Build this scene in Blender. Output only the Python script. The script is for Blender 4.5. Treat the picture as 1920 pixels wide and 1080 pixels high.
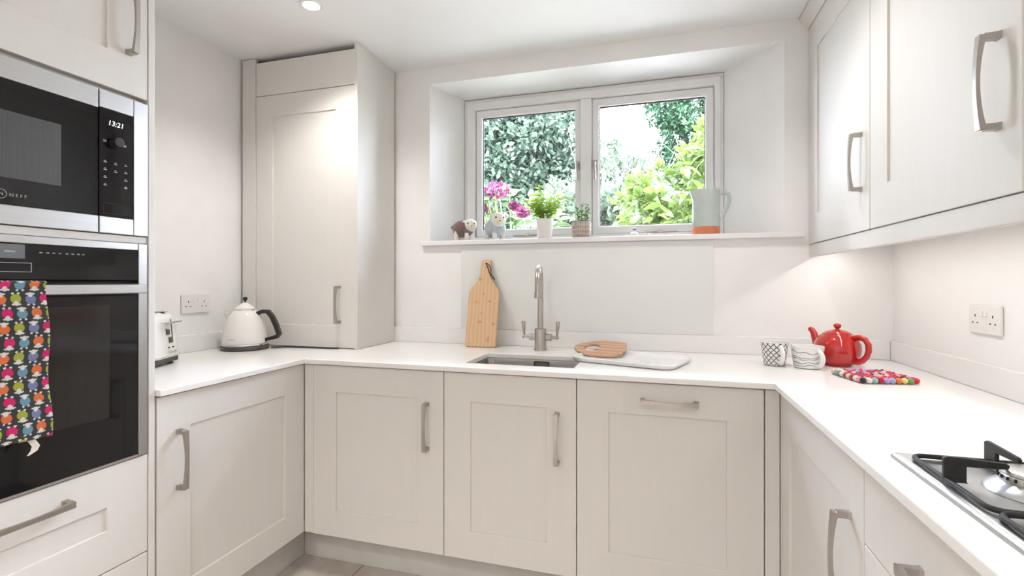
import bpy, bmesh, math, random
import numpy as np
from mathutils import Vector, Matrix, Euler

# ------------------------------------------------------------------ clear
for o in list(bpy.data.objects):
    bpy.data.objects.remove(o, do_unlink=True)
scene = bpy.context.scene
COL = scene.collection
rnd = random.Random(7)
PI = math.pi

# ------------------------------------------------------------------ camera
cam_d = bpy.data.cameras.new('camera')
cam = bpy.data.objects.new('camera', cam_d)
COL.objects.link(cam)
cam.location = (0, 0, 1.2175)
cam.rotation_euler = (PI / 2, 0, math.radians(16.4123))
cam_d.sensor_width = 36
cam_d.lens = 918.05 / 1920 * 36
cam_d.shift_y = -10.7 / 1920
cam_d.clip_start = 0.02
scene.camera = cam

# ------------------------------------------------------------------ sky, sun, exposure
SKY = 41.0
LAMP_W = 40.0
LED_W = 1.3
world = bpy.data.worlds.new('overcast_sky')
scene.world = world
world.use_nodes = True
wn = world.node_tree.nodes
wn['Background'].inputs[0].default_value = (0.78, 0.835, 1.0, 1)
wn['Background'].inputs[1].default_value = SKY
sd = bpy.data.lights.new('sun', 'SUN')
sd.energy = 12.0
sd.angle = math.radians(12)
sd.color = (1.0, 0.97, 0.88)
sun = bpy.data.objects.new('sun', sd)
COL.objects.link(sun)
sun.rotation_euler = (math.radians(40), 0, math.radians(35))
vs = scene.view_settings
vs.view_transform = 'Standard'
vs.look = 'None'
vs.gamma = 1.0
vs.use_curve_mapping = False
vs.exposure = 0.17

# ------------------------------------------------------------------ materials
MATS = {}


def mat(name, color=(.8, .8, .8), rough=.5, metal=0., noise=0., nscale=40., bump=0., bscale=200.,
        stretch=(1, 1, 1), spec=.5, coat=0., sheen=0., emit=None, estr=0., color2=None, transl=0., trans=0., ior=1.45):
    """principled material with procedural colour variation and fine relief"""
    if name in MATS:
        return MATS[name]
    m = bpy.data.materials.new(name)
    m.use_nodes = True
    nt = m.node_tree
    N, L = nt.nodes, nt.links
    p = N['Principled BSDF']
    p.inputs['Base Color'].default_value = (*color, 1)
    p.inputs['Roughness'].default_value = rough
    p.inputs['Metallic'].default_value = metal
    p.inputs['Specular IOR Level'].default_value = spec
    p.inputs['Coat Weight'].default_value = coat
    p.inputs['Coat Roughness'].default_value = .05
    p.inputs['Sheen Weight'].default_value = sheen
    p.inputs['Transmission Weight'].default_value = trans
    p.inputs['IOR'].default_value = ior
    tc = N.new('ShaderNodeTexCoord')
    mp = N.new('ShaderNodeMapping')
    mp.inputs['Scale'].default_value = stretch
    L.new(tc.outputs['Object'], mp.inputs['Vector'])
    if noise > 0 or color2:
        nz = N.new('ShaderNodeTexNoise')
        nz.inputs['Scale'].default_value = nscale
        nz.inputs['Detail'].default_value = 4
        L.new(mp.outputs['Vector'], nz.inputs['Vector'])
        r = N.new('ShaderNodeValToRGB')
        c2 = color2 or tuple(min(1, c * (1 + noise)) for c in color)
        c1 = color if color2 else tuple(c * (1 - noise) for c in color)
        r.color_ramp.elements[0].position = .36
        r.color_ramp.elements[1].position = .64
        r.color_ramp.elements[0].color = (*c1, 1)
        r.color_ramp.elements[1].color = (*c2, 1)
        L.new(nz.outputs['Fac'], r.inputs['Fac'])
        L.new(r.outputs['Color'], p.inputs['Base Color'])
    if bump > 0:
        nb = N.new('ShaderNodeTexNoise')
        nb.inputs['Scale'].default_value = bscale
        nb.inputs['Detail'].default_value = 3
        L.new(mp.outputs['Vector'], nb.inputs['Vector'])
        b = N.new('ShaderNodeBump')
        b.inputs['Strength'].default_value = bump
        b.inputs['Distance'].default_value = .002
        L.new(nb.outputs['Fac'], b.inputs['Height'])
        L.new(b.outputs['Normal'], p.inputs['Normal'])
    if emit:
        p.inputs['Emission Color'].default_value = (*emit, 1)
        p.inputs['Emission Strength'].default_value = estr
    if transl > 0:
        out = N['Material Output']
        t = N.new('ShaderNodeBsdfTranslucent')
        mx = N.new('ShaderNodeMixShader')
        mx.inputs[0].default_value = transl
        src = p.inputs['Base Color'].links
        if src:
            L.new(src[0].from_socket, t.inputs['Color'])
        else:
            t.inputs['Color'].default_value = (*color, 1)
        L.new(p.outputs[0], mx.inputs[1])
        L.new(t.outputs[0], mx.inputs[2])
        L.new(mx.outputs[0], out.inputs['Surface'])
    MATS[name] = m
    return m


M_wall = mat('wall_paint', (.89, .88, .87), .75, noise=.015, nscale=6, bump=.06, bscale=160)
M_ceil = mat('ceiling_paint', (.88, .875, .87), .8, noise=.01, nscale=5, bump=.05, bscale=120)
M_reveal = M_wall
M_cab = mat('cabinet_paint', (.755, .73, .695), .55, spec=.3, noise=.007, nscale=9, bump=.03, bscale=90, stretch=(6, 6, .6))
M_carc = mat('carcass_board', (.66, .63, .59), .55, noise=.02, nscale=20)
M_plinth = mat('plinth_paint', (.62, .60, .57), .5, noise=.03, nscale=12)
M_quartz = mat('white_quartz', (.90, .89, .88), .22, noise=.012, nscale=260, bump=.01, bscale=300)
M_splash = mat('splash_glass', (.80, .81, .79), .08, noise=.004, nscale=2, coat=.3)
M_pvc = mat('white_window_paint', (.84, .83, .83), .35, noise=.01, nscale=15)
M_steel = mat('brushed_steel', (.47, .465, .46), .34, metal=1., noise=.05, nscale=60, bump=.08, bscale=220, stretch=(1, 1, 14))
M_steel_h = mat('brushed_steel_across', (.56, .555, .55), .30, metal=1., noise=.04, nscale=50, bump=.06, bscale=200, stretch=(1, .05, 8))
M_sink = mat('sink_steel', (.36, .345, .33), .28, metal=1., noise=.06, nscale=40, bump=.05, bscale=200, stretch=(12, 1, 1))
M_nickel = mat('satin_nickel', (.47, .44, .41), .30, metal=1., noise=.04, nscale=90, bump=.04, bscale=300)
M_chrome = mat('chrome', (.78, .78, .78), .08, metal=1., noise=.01, nscale=10)
M_blackglass = mat('black_glass', (.006, .006, .007), .05, noise=.1, nscale=3, spec=.5)
M_blackplastic = mat('black_plastic', (.02, .019, .018), .32, noise=.1, nscale=30, bump=.03, bscale=200)
M_mesh = mat('oven_window_mesh', (.070, .070, .072), .35, noise=.08, nscale=260, stretch=(1, 1, .02))
M_print = mat('grey_print', (.32, .32, .33), .5, noise=.05, nscale=100)
M_clock = mat('clock_digits', (.9, .95, 1), .5, noise=.01, emit=(.9, .95, 1), estr=1.3)
M_display = mat('oven_display', (.16, .17, .18), .12, noise=.03, nscale=30)
M_iron = mat('cast_iron', (.018, .017, .017), .5, noise=.2, nscale=80, bump=.2, bscale=350)
M_alu = mat('burner_aluminium', (.62, .61, .60), .38, metal=1., noise=.06, nscale=80)
M_dark = mat('dark_gap', (.015, .014, .013), .7, noise=.1)
M_white_pl = mat('white_plastic', (.84, .83, .81), .3, noise=.01, nscale=20)
M_socket = mat('socket_plastic', (.80, .785, .765), .3, noise=.01, nscale=20)
M_cream = mat('cream_enamel', (.86, .845, .81), .12, noise=.008, nscale=10, coat=.5)
M_grey_pl = mat('warm_grey_plastic', (.085, .075, .07), .45, noise=.04, nscale=40)
M_red = mat('red_glaze', (.50, .018, .016), .10, noise=.06, nscale=12, coat=.7)
M_mugwhite = mat('white_glaze', (.86, .85, .83), .15, noise=.008, nscale=15, coat=.4)
M_sage = mat('sage_glaze', (.50, .56, .53), .2, noise=.04, nscale=10, coat=.4)
M_terra = mat('terracotta', (.60, .20, .10), .7, noise=.08, nscale=60, bump=.06, bscale=200)
M_cord = mat('dark_cord', (.03, .035, .03), .8, noise=.2, nscale=200)
M_tray = mat('white_melamine', (.90, .90, .91), .25, noise=.008, nscale=10)
M_soil = mat('potting_soil', (.05, .035, .025), .9, noise=.4, nscale=150, bump=.5, bscale=200)
M_fleece_br = mat('brown_fleece', (.12, .075, .065), .95, color2=(.24, .16, .15), nscale=160, bump=.9, bscale=220, sheen=.5)
M_fleece_gr = mat('grey_fleece', (.36, .40, .42), .95, color2=(.55, .60, .62), nscale=160, bump=.9, bscale=220, sheen=.5)
M_fleece_wh = mat('white_fleece', (.78, .74, .68), .95, noise=.06, nscale=160, bump=.7, bscale=220, sheen=.5)
M_eye = mat('toy_eye', (.01, .01, .01), .2, noise=.1)
M_potwhite = mat('white_pot', (.83, .80, .77), .4, noise=.01, nscale=20)
M_lens = mat('lamp_lens', (1, 1, 1), .5, noise=.01, emit=(1, .93, .84), estr=14)
M_led = mat('led_lens', (1, 1, 1), .5, noise=.01, emit=(1, .95, .88), estr=5)
M_grout = mat('floor_grout', (.16, .135, .115), .9, noise=.1, nscale=60)
M_tile = mat('floor_tile', (.47, .415, .365), .45, color2=(.60, .545, .50), nscale=7, bump=.15, bscale=60)
M_hgreen = mat('herb_green', (.29, .46, .05), .5, color2=(.48, .64, .12), nscale=60, transl=.4)
M_dgreen = mat('succulent_green', (.07, .20, .06), .45, color2=(.13, .31, .10), nscale=60, transl=.2)
M_stem = mat('green_stem', (.24, .36, .10), .6, noise=.1, nscale=60)
M_soilg = mat('garden_soil', (.26, .25, .23), .95, color2=(.34, .33, .30), nscale=3, bump=.5, bscale=20)
M_bark = mat('bark', (0.06, 0.045, 0.036), .9, color2=(0.102, 0.084, 0.075), nscale=30, bump=.6, bscale=40, stretch=(1, 1, .3))
M_leaf_ev = mat('evergreen_leaf', (0.0262, 0.0484, 0.0304), .28, color2=(0.0728, 0.105, 0.0728), nscale=9, transl=.3)
M_leaf_con = mat('conifer_leaf', (0.0072, 0.0289, 0.0108), .5, color2=(0.0216, 0.0649, 0.0252), nscale=5, transl=.25)
M_leaf_lime = mat('lime_leaf', (0.0582, 0.0973, 0.0161), .38, color2=(0.0973, 0.138, 0.0356), nscale=6, transl=.45)
M_leaf_pale = mat('pale_leaf', (0.0668, 0.102, 0.059), .35, color2=(0.122, 0.157, 0.108), nscale=6, transl=.4)
M_leaf_hyd = mat('hydrangea_leaf', (0.0434, 0.0806, 0.0231), .4, color2=(0.0869, 0.118, 0.0577), nscale=8, transl=.4)
M_petal = mat('pink_petal', (0.122, 0.00897, 0.0541), .6, color2=(0.153, 0.0452, 0.0936), nscale=30, transl=.3)
M_twig = mat('dry_twig', (0.0605, 0.0503, 0.047), .8, color2=(0.0924, 0.0809, 0.077), nscale=20)


def m_glass():
    m = bpy.data.materials.new('window_glass')
    m.use_nodes = True
    nt = m.node_tree
    N, L = nt.nodes, nt.links
    N.remove(N['Principled BSDF'])
    t = N.new('ShaderNodeBsdfTransparent')
    t.inputs[0].default_value = (.97, .985, .98, 1)
    g = N.new('ShaderNodeBsdfGlossy')
    g.inputs['Roughness'].default_value = .01
    fr = N.new('ShaderNodeFresnel')
    fr.inputs['IOR'].default_value = 1.3
    mx = N.new('ShaderNodeMixShader')
    L.new(fr.outputs[0], mx.inputs[0])
    L.new(t.outputs[0], mx.inputs[1])
    L.new(g.outputs[0], mx.inputs[2])
    L.new(mx.outputs[0], N['Material Output'].inputs['Surface'])
    return m


M_glass = m_glass()


def m_wood(name, c1, c2, axis='X', scale=9., knots=True):
    m = bpy.data.materials.new(name)
    m.use_nodes = True
    nt = m.node_tree
    N, L = nt.nodes, nt.links
    p = N['Principled BSDF']
    p.inputs['Roughness'].default_value = .5
    tc = N.new('ShaderNodeTexCoord')
    w = N.new('ShaderNodeTexWave')
    w.bands_direction = axis
    w.inputs['Scale'].default_value = scale
    w.inputs['Distortion'].default_value = 3.5
    w.inputs['Detail'].default_value = 3
    w.inputs['Detail Scale'].default_value = 1.2
    mp = N.new('ShaderNodeMapping')
    mp.inputs['Scale'].default_value = (1, 1, .12) if axis == 'X' else (.25, 1, 1)
    L.new(tc.outputs['Object'], mp.inputs[0])
    L.new(mp.outputs[0], w.inputs[0])
    r = N.new('ShaderNodeValToRGB')
    r.color_ramp.elements[0].color = (*c1, 1)
    r.color_ramp.elements[1].color = (*c2, 1)
    L.new(w.outputs['Fac'], r.inputs[0])
    last = r.outputs[0]
    if knots:
        v = N.new('ShaderNodeTexVoronoi')
        v.inputs['Scale'].default_value = 22
        mp2 = N.new('ShaderNodeMapping')
        mp2.inputs['Scale'].default_value = (.75, 1, 1.1)
        L.new(tc.outputs['Object'], mp2.inputs[0])
        L.new(mp2.outputs[0], v.inputs[0])
        r2 = N.new('ShaderNodeValToRGB')
        r2.color_ramp.elements[0].position = .06
        r2.color_ramp.elements[0].color = (.62, .50, .38, 1)
        r2.color_ramp.elements[1].position = .22
        r2.color_ramp.elements[1].color = (1, 1, 1, 1)
        L.new(v.outputs['Distance'], r2.inputs[0])
        mx = N.new('ShaderNodeMixRGB')
        mx.blend_type = 'MULTIPLY'
        mx.inputs[0].default_value = .8
        L.new(last, mx.inputs[1])
        L.new(r2.outputs[0], mx.inputs[2])
        last = mx.outputs[0]
    L.new(last, p.inputs['Base Color'])
    return m


M_bamboo = m_wood('bamboo', (.64, .41, .23), (.71, .48, .29), 'X', 16)
M_olive = m_wood('olive_wood', (.53, .30, .18), (.68, .43, .29), 'Y', 9, False)


def m_mug(name, kind):
    m = bpy.data.materials.new(name)
    m.use_nodes = True
    nt = m.node_tree
    N, L = nt.nodes, nt.links
    p = N['Principled BSDF']
    p.inputs['Roughness'].default_value = .18
    uv = N.new('ShaderNodeUVMap')
    r = N.new('ShaderNodeValToRGB')
    if kind == 'scale':
        mp = N.new('ShaderNodeMapping')
        mp.inputs['Scale'].default_value = (20, 6.6, 1)
        mp.inputs['Rotation'].default_value = (0, 0, PI / 4)
        L.new(uv.outputs[0], mp.inputs[0])
        v = N.new('ShaderNodeTexVoronoi')
        v.voronoi_dimensions = '2D'
        v.inputs['Randomness'].default_value = .18
        v.inputs['Scale'].default_value = 1
        v.feature = 'DISTANCE_TO_EDGE'
        L.new(mp.outputs[0], v.inputs[0])
        L.new(v.outputs['Distance'], r.inputs[0])
        r.color_ramp.elements[0].position = .07
        r.color_ramp.elements[0].color = (.06, .06, .07, 1)
        r.color_ramp.elements[1].position = .13
        r.color_ramp.elements[1].color = (.86, .85, .83, 1)
    else:
        sx = N.new('ShaderNodeSeparateXYZ')
        L.new(uv.outputs[0], sx.inputs[0])
        mp = N.new('ShaderNodeMapping')
        mp.inputs['Scale'].default_value = (9, 2.5, 1)
        L.new(uv.outputs[0], mp.inputs[0])
        nz = N.new('ShaderNodeTexNoise')
        nz.noise_dimensions = '2D'
        nz.inputs['Scale'].default_value = 1.
        nz.inputs['Detail'].default_value = 0
        L.new(mp.outputs[0], nz.inputs[0])
        ma = N.new('ShaderNodeMath')
        ma.operation = 'MULTIPLY_ADD'
        ma.inputs[1].default_value = .20
        L.new(nz.outputs['Fac'], ma.inputs[0])
        L.new(sx.outputs[1], ma.inputs[2])
        L.new(ma.outputs[0], r.inputs[0])
        els = r.color_ramp.elements
        els[0].position = 0
        els[0].color = (.86, .85, .83, 1)
        els[1].position = 1
        els[1].color = (.86, .85, .83, 1)
        for c in (.19, .36, .47, .62, .69, .90):
            for d, col in ((-.017, .86), (-.009, .09), (.006, .09), (.014, .86)):
                e = els.new(c + d)
                e.color = (col, col * .99, col * .98, 1)
    L.new(r.outputs[0], p.inputs['Base Color'])
    return m


M_mug_scale = m_mug('mug_scale_print', 'scale')
M_mug_lines = m_mug('mug_line_print', 'lines')


def m_weave():
    m = bpy.data.materials.new('woven_pot')
    m.use_nodes = True
    nt = m.node_tree
    N, L = nt.nodes, nt.links
    p = N['Principled BSDF']
    p.inputs['Roughness'].default_value = .7
    uv = N.new('ShaderNodeUVMap')
    mp = N.new('ShaderNodeMapping')
    mp.inputs['Scale'].default_value = (34, 9, 1)
    L.new(uv.outputs[0], mp.inputs[0])
    v = N.new('ShaderNodeTexVoronoi')
    v.voronoi_dimensions = '2D'
    v.inputs['Scale'].default_value = 1
    v.inputs['Randomness'].default_value = .3
    L.new(mp.outputs[0], v.inputs[0])
    r = N.new('ShaderNodeValToRGB')
    r.color_ramp.elements[0].color = (.62, .55, .49, 1)
    r.color_ramp.elements[1].position = .6
    r.color_ramp.elements[1].color = (.33, .27, .23, 1)
    L.new(v.outputs['Distance'], r.inputs[0])
    L.new(r.outputs[0], p.inputs['Base Color'])
    return m


M_weave = m_weave()


def m_attr(name, rough=.9):
    m = bpy.data.materials.new(name)
    m.use_nodes = True
    nt = m.node_tree
    N, L = nt.nodes, nt.links
    p = N['Principled BSDF']
    p.inputs['Roughness'].default_value = rough
    a = N.new('ShaderNodeVertexColor')
    a.layer_name = 'print'
    nz = N.new('ShaderNodeTexNoise')
    nz.inputs['Scale'].default_value = 900
    b = N.new('ShaderNodeBump')
    b.inputs['Strength'].default_value = .25
    b.inputs['Distance'].default_value = .001
    L.new(nz.outputs[0], b.inputs['Height'])
    L.new(b.outputs[0], p.inputs['Normal'])
    L.new(a.outputs[0], p.inputs['Base Color'])
    return m


M_towel = m_attr('printed_cotton')

# ------------------------------------------------------------------ mesh helpers
OFF = {}          # world offset of each thing: parts are written in room coordinates


def tag(o, label=None, cat=None, group=None, kind=None):
    if label:
        o['label'] = label
    if cat:
        o['category'] = cat
    if group:
        o['group'] = group
    if kind:
        o['kind'] = kind
    return o


def thing(name, label=None, cat=None, loc=(0, 0, 0), rotz=0., group=None, kind=None, local=False):
    o = bpy.data.objects.new(name, None)
    COL.objects.link(o)
    o.empty_display_size = .05
    o.location = loc
    o.rotation_euler = (0, 0, rotz)
    tag(o, label, cat, group, kind)
    OFF[o] = Vector((0, 0, 0)) if local else Vector(loc)
    return o


class B:
    def __init__(s):
        s.bm = bmesh.new()
        s.uv = None

    def box(s, x0, x1, y0, y1, z0, z1):
        v = [s.bm.verts.new((x, y, z)) for x in (x0, x1) for y in (y0, y1) for z in (z0, z1)]
        for f in ((0, 1, 3, 2), (4, 6, 7, 5), (0, 4, 5, 1), (2, 3, 7, 6), (0, 2, 6, 4), (1, 5, 7, 3)):
            s.bm.faces.new([v[i] for i in f])
        return s

    def prism(s, pts, z0, z1, M=None):
        """polygon in x,y swept along z (M maps it elsewhere)"""
        n = len(pts)
        a = [Vector((p[0], p[1], z0)) for p in pts]
        b = [Vector((p[0], p[1], z1)) for p in pts]
        if M:
            a = [M @ q for q in a]
            b = [M @ q for q in b]
        va = [s.bm.verts.new(q) for q in a]
        vb = [s.bm.verts.new(q) for q in b]
        s.bm.faces.new(list(reversed(va)))
        s.bm.faces.new(vb)
        for i in range(n):
            j = (i + 1) % n
            s.bm.faces.new((va[i], va[j], vb[j], vb[i]))
        return s

    def ring(s, outer, inner, z0, z1, M=None):
        """flat slab with a hole: outer and inner loops of equal length"""
        n = len(outer)
        L = []
        for loop, z in ((outer, z0), (outer, z1), (inner, z1), (inner, z0)):
            q = [Vector((p[0], p[1], z)) for p in loop]
            if M:
                q = [M @ t for t in q]
            L.append([s.bm.verts.new(t) for t in q])
        for k in range(4):
            a, b = L[k], L[(k + 1) % 4]
            for i in range(n):
                j = (i + 1) % n
                s.bm.faces.new((a[i], a[j], b[j], b[i]))
        return s

    def lathe(s, prof, n=32, c=(0, 0, 0), M=None, uv=False, cap0=True, cap1=True, sx=1., sy=1.):
        rows = []
        for r, z in prof:
            row = []
            for i in range(n):
                a = 2 * PI * i / n
                q = Vector((c[0] + sx * r * math.cos(a), c[1] + sy * r * math.sin(a), c[2] + z))
                row.append(s.bm.verts.new(M @ q if M else q))
            rows.append(row)
        if uv and s.uv is None:
            s.uv = s.bm.loops.layers.uv.new('UVMap')
        for k in range(len(rows) - 1):
            for i in range(n):
                j = (i + 1) % n
                f = s.bm.faces.new((rows[k][i], rows[k][j], rows[k + 1][j], rows[k + 1][i]))
                if uv:
                    for lp, (uu, vv) in zip(f.loops, ((i, k), (i + 1, k), (i + 1, k + 1), (i, k + 1))):
                        lp[s.uv].uv = (uu / n, vv / (len(rows) - 1))
        if cap0 and prof[0][0] > 1e-5:
            s.bm.faces.new(list(reversed(rows[0])))
        if cap1 and prof[-1][0] > 1e-5:
            s.bm.faces.new(rows[-1])
        return s

    def cyl(s, p0, p1, r0, r1=None, n=16):
        return s.tube([p0, p1], [r0, r0 if r1 is None else r1], n)

    def tube(s, pts, rad, n=10, cap=True, closed=False, flat=1.):
        P = [Vector(p) for p in pts]
        if not isinstance(rad, (list, tuple)):
            rad = [rad] * len(P)
        m = len(P)
        rows = []
        prev = None
        for i, p in enumerate(P):
            if closed:
                t = P[(i + 1) % m] - P[i - 1]
            else:
                t = P[min(i + 1, m - 1)] - P[max(i - 1, 0)]
            if t.length < 1e-9:
                t = Vector((0, 0, 1))
            t.normalize()
            if prev is None:
                u = t.orthogonal()
            else:
                u = prev - t * prev.dot(t)
                if u.length < 1e-6:
                    u = t.orthogonal()
            u.normalize()
            prev = u
            w = t.cross(u)
            rows.append([s.bm.verts.new(p + rad[i] * (u * math.cos(2 * PI * k / n) + w * flat * math.sin(2 * PI * k / n)))
                         for k in range(n)])
        for i in range(m if closed else m - 1):
            a, b = rows[i], rows[(i + 1) % m]
            for k in range(n):
                l = (k + 1) % n
                s.bm.faces.new((a[k], a[l], b[l], b[k]))
        if cap and not closed:
            s.bm.faces.new(list(reversed(rows[0])))
            s.bm.faces.new(rows[-1])
        return s

    def sweep(s, pts, halfw, halft, wdir):
        """rectangular bar along a path; wdir is the width direction"""
        P = [Vector(p) for p in pts]
        wd = Vector(wdir).normalized()
        m = len(P)
        rows = []
        for i, p in enumerate(P):
            t = (P[min(i + 1, m - 1)] - P[max(i - 1, 0)]).normalized()
            nn = t.cross(wd).normalized()
            hw, ht = halfw[i], halft[i]
            rows.append([s.bm.verts.new(p + wd * a * hw + nn * b * ht) for a, b in ((-1, -1), (1, -1), (1, 1), (-1, 1))])
        for i in range(m - 1):
            for k in range(4):
                l = (k + 1) % 4
                s.bm.faces.new((rows[i][k], rows[i][l], rows[i + 1][l], rows[i + 1][k]))
        s.bm.faces.new(list(reversed(rows[0])))
        s.bm.faces.new(rows[-1])
        return s

    def sphere(s, c, r, nu=20, nv=12, M=None, fn=None):
        if not isinstance(r, (list, tuple)):
            r = (r, r, r)
        rows = []
        for j in range(1, nv):
            th = PI * j / nv
            row = []
            for i in range(nu):
                a = 2 * PI * i / nu
                d = Vector((math.sin(th) * math.cos(a), math.sin(th) * math.sin(a), math.cos(th)))
                k = fn(d) if fn else 1.
                q = Vector((d.x * r[0] * k, d.y * r[1] * k, d.z * r[2] * k))
                if M:
                    q = M @ q
                row.append(s.bm.verts.new(q + Vector(c)))
            rows.append(row)
        tq = Vector((0, 0, r[2]))
        bq = Vector((0, 0, -r[2]))
        if M:
            tq, bq = M @ tq, M @ bq
        top = s.bm.verts.new(tq + Vector(c))
        bot = s.bm.verts.new(bq + Vector(c))
        for i in range(nu):
            j = (i + 1) % nu
            s.bm.faces.new((top, rows[0][i], rows[0][j]))
            s.bm.faces.new((bot, rows[-1][j], rows[-1][i]))
            for k in range(len(rows) - 1):
                s.bm.faces.new((rows[k][i], rows[k + 1][i], rows[k + 1][j], rows[k][j]))
        return s

    def cells(s, xs, ys, keep, z0, z1):
        """slab made of grid cells; keep(i,j) says which ones are solid"""
        nx, ny = len(xs), len(ys)
        V = {}

        def vert(i, j, k):
            if (i, j, k) not in V:
                V[i, j, k] = s.bm.verts.new((xs[i], ys[j], (z0, z1)[k]))
            return V[i, j, k]
        K = lambda i, j: 0 <= i < nx - 1 and 0 <= j < ny - 1 and keep(i, j)
        for i in range(nx - 1):
            for j in range(ny - 1):
                if not K(i, j):
                    continue
                s.bm.faces.new((vert(i, j, 1), vert(i + 1, j, 1), vert(i + 1, j + 1, 1), vert(i, j + 1, 1)))
                s.bm.faces.new((vert(i, j, 0), vert(i, j + 1, 0), vert(i + 1, j + 1, 0), vert(i + 1, j, 0)))
                for (di, dj, a, b) in ((-1, 0, (i, j + 1), (i, j)), (1, 0, (i + 1, j), (i + 1, j + 1)),
                                       (0, -1, (i, j), (i + 1, j)), (0, 1, (i + 1, j + 1), (i, j + 1))):
                    if not K(i + di, j + dj):
                        s.bm.faces.new((vert(*a, 0), vert(*b, 0), vert(*b, 1), vert(*a, 1)))
        return s

    def obj(s, name, m, parent=None, bevel=0., smooth=False, seg=2, subsurf=0, label=None, kind=None):
        bmesh.ops.recalc_face_normals(s.bm, faces=s.bm.faces)
        me = bpy.data.meshes.new(name)
        off = Vector((0, 0, 0))
        if parent is not None:
            off = OFF.get(parent, off)
            if off.length:
                bmesh.ops.translate(s.bm, verts=s.bm.verts, vec=-off)
        s.bm.to_mesh(me)
        s.bm.free()
        o = link(name, me, m, parent)
        if smooth:
            for p in me.polygons:
                p.use_smooth = True
            me.set_sharp_from_angle(angle=math.radians(50))
        if bevel > 0:
            b = o.modifiers.new('bevel', 'BEVEL')
            b.width = bevel
            b.segments = seg
            b.limit_method = 'ANGLE'
            b.angle_limit = math.radians(40)
            b.harden_normals = False
        if subsurf:
            b = o.modifiers.new('subsurf', 'SUBSURF')
            b.levels = b.render_levels = subsurf
        if parent is not None:
            OFF[o] = off
        tag(o, label, None, None, kind)
        return o


def link(name, me, m, parent=None):
    o = bpy.data.objects.new(name, me)
    COL.objects.link(o)
    if m is not None and not me.materials:
        me.materials.append(m)
    o.parent = parent
    return o


def copy_tree(o, parent=None):
    c = o.copy()
    COL.objects.link(c)
    c.parent = parent
    for ch in o.children:
        copy_tree(ch, c)
    return c


def text_mesh(name, body, size, m, parent, M, align='LEFT', shear=0.):
    cu = bpy.data.curves.new(name, 'FONT')
    cu.body = body
    cu.size = size
    cu.align_x = align
    cu.shear = shear
    cu.extrude = .0002
    t = bpy.data.objects.new(name, cu)
    COL.objects.link(t)
    bpy.context.view_layer.update()
    me = bpy.data.meshes.new_from_object(t)
    bpy.data.objects.remove(t, do_unlink=True)
    me.transform(M)
    off = OFF.get(parent, Vector((0, 0, 0)))
    me.transform(Matrix.Translation(-off))
    me.materials.clear()
    o = link(name, me, m, parent)
    OFF[o] = off
    return o


def rrect(x0, x1, y0, y1, r, n=6):
    pts = []
    for cx, cy, a0 in ((x1 - r, y1 - r, 0), (x0 + r, y1 - r, 90), (x0 + r, y0 + r, 180), (x1 - r, y0 + r, 270)):
        for i in range(n + 1):
            a = math.radians(a0 + 90 * i / n)
            pts.append((cx + r * math.cos(a), cy + r * math.sin(a)))
    return pts


def basis(origin, ex, ey, ez):
    M = Matrix.Identity(4)
    for i, e in enumerate((ex, ey, ez)):
        for k in range(3):
            M[k][i] = e[k]
    for k in range(3):
        M[k][3] = origin[k]
    return M


# ------------------------------------------------------------------ room numbers (metres)
XL, XR = -1.44, .3824            # faces of the left and right base doors
YF, YW = 1.7507, 2.4017          # faces of the rear base doors, rear wall
XLW, XRW = -2.075, .9466         # side walls
XU = .6331                       # faces of the right wall-cupboard doors
ZC = 2.3698
YB = -1.9                        # wall behind the viewer
WT, WB = .895, .875              # worktop top and underside
DT, DB = .869, .155              # base door top and bottom
OP = (-1.1686, .5402, 1.412, 2.281)     # window opening at the room side
FR = (-1.085, .331, 1.412, 2.288)       # window frame
YG0, YG1 = 2.69, 2.755

# ------------------------------------------------------------------ shell
fl = B().box(XLW, XRW, YB, YW, -.06, -.004).obj('floor', M_grout)
tag(fl, 'beige stone-look tiled kitchen floor', 'floor', kind='structure')
tw, g = .45, .004
tx0, ty0 = -1.207, 1.60
tm = None
for i in range(-2, 5):
    for j in range(-8, 2):
        x0, y0 = tx0 + i * tw, ty0 + j * tw
        x1, y1 = min(x0 + tw - g, XRW), min(y0 + tw - g, YW)
        x0, y0 = max(x0, XLW), max(y0, YB)
        if x1 - x0 < .03 or y1 - y0 < .03 or x1 < -1.55 or x0 > .5 or y0 > 1.9:
            continue
        B().box(x0, x1, y0, y1, -.004, 0).obj('tile', M_tile, fl, bevel=.0015)

cl = B().box(XLW - .2, XRW + .2, YB - .2, YW + .4, ZC, ZC + .1).obj('ceiling', M_ceil)
tag(cl, 'plain white painted ceiling with recessed downlights', 'ceiling', kind='structure')
o = B().box(XLW - .15, XLW, YB - .15, YW + .35, -.06, ZC).obj('wall_left', M_wall)
tag(o, 'plain white wall on the left behind the kettle', 'wall', kind='structure')
o = B().box(XRW, XRW + .15, YB - .15, YW + .35, -.06, ZC).obj('wall_right', M_wall)
tag(o, 'plain white wall on the right under the wall cupboards', 'wall', kind='structure')
o = B().box(XLW, XRW, YB - .15, YB, -.06, ZC).obj('wall_front', M_wall)
tag(o, 'plain white wall behind the viewer', 'wall', kind='structure')
b = B()
x0, x1, z0, z1 = XLW, XRW, -.06, ZC
of = [(x0, z0), (x1, z0), (x1, z1), (x0, z1)]
hi = [(OP[0], OP[2]), (OP[1], OP[2]), (OP[1], OP[3]), (OP[0], OP[3])]
ho = [(FR[0], FR[2]), (FR[1], FR[2]), (FR[1], FR[3]), (FR[0], FR[3])]
loops = []
for lp, y in ((of, YW), (hi, YW), (ho, YG0 - .002), (ho, YG1 + .03), (of, YG1 + .03)):
    loops.append([b.bm.verts.new((p[0], y, p[1])) for p in lp])
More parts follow.
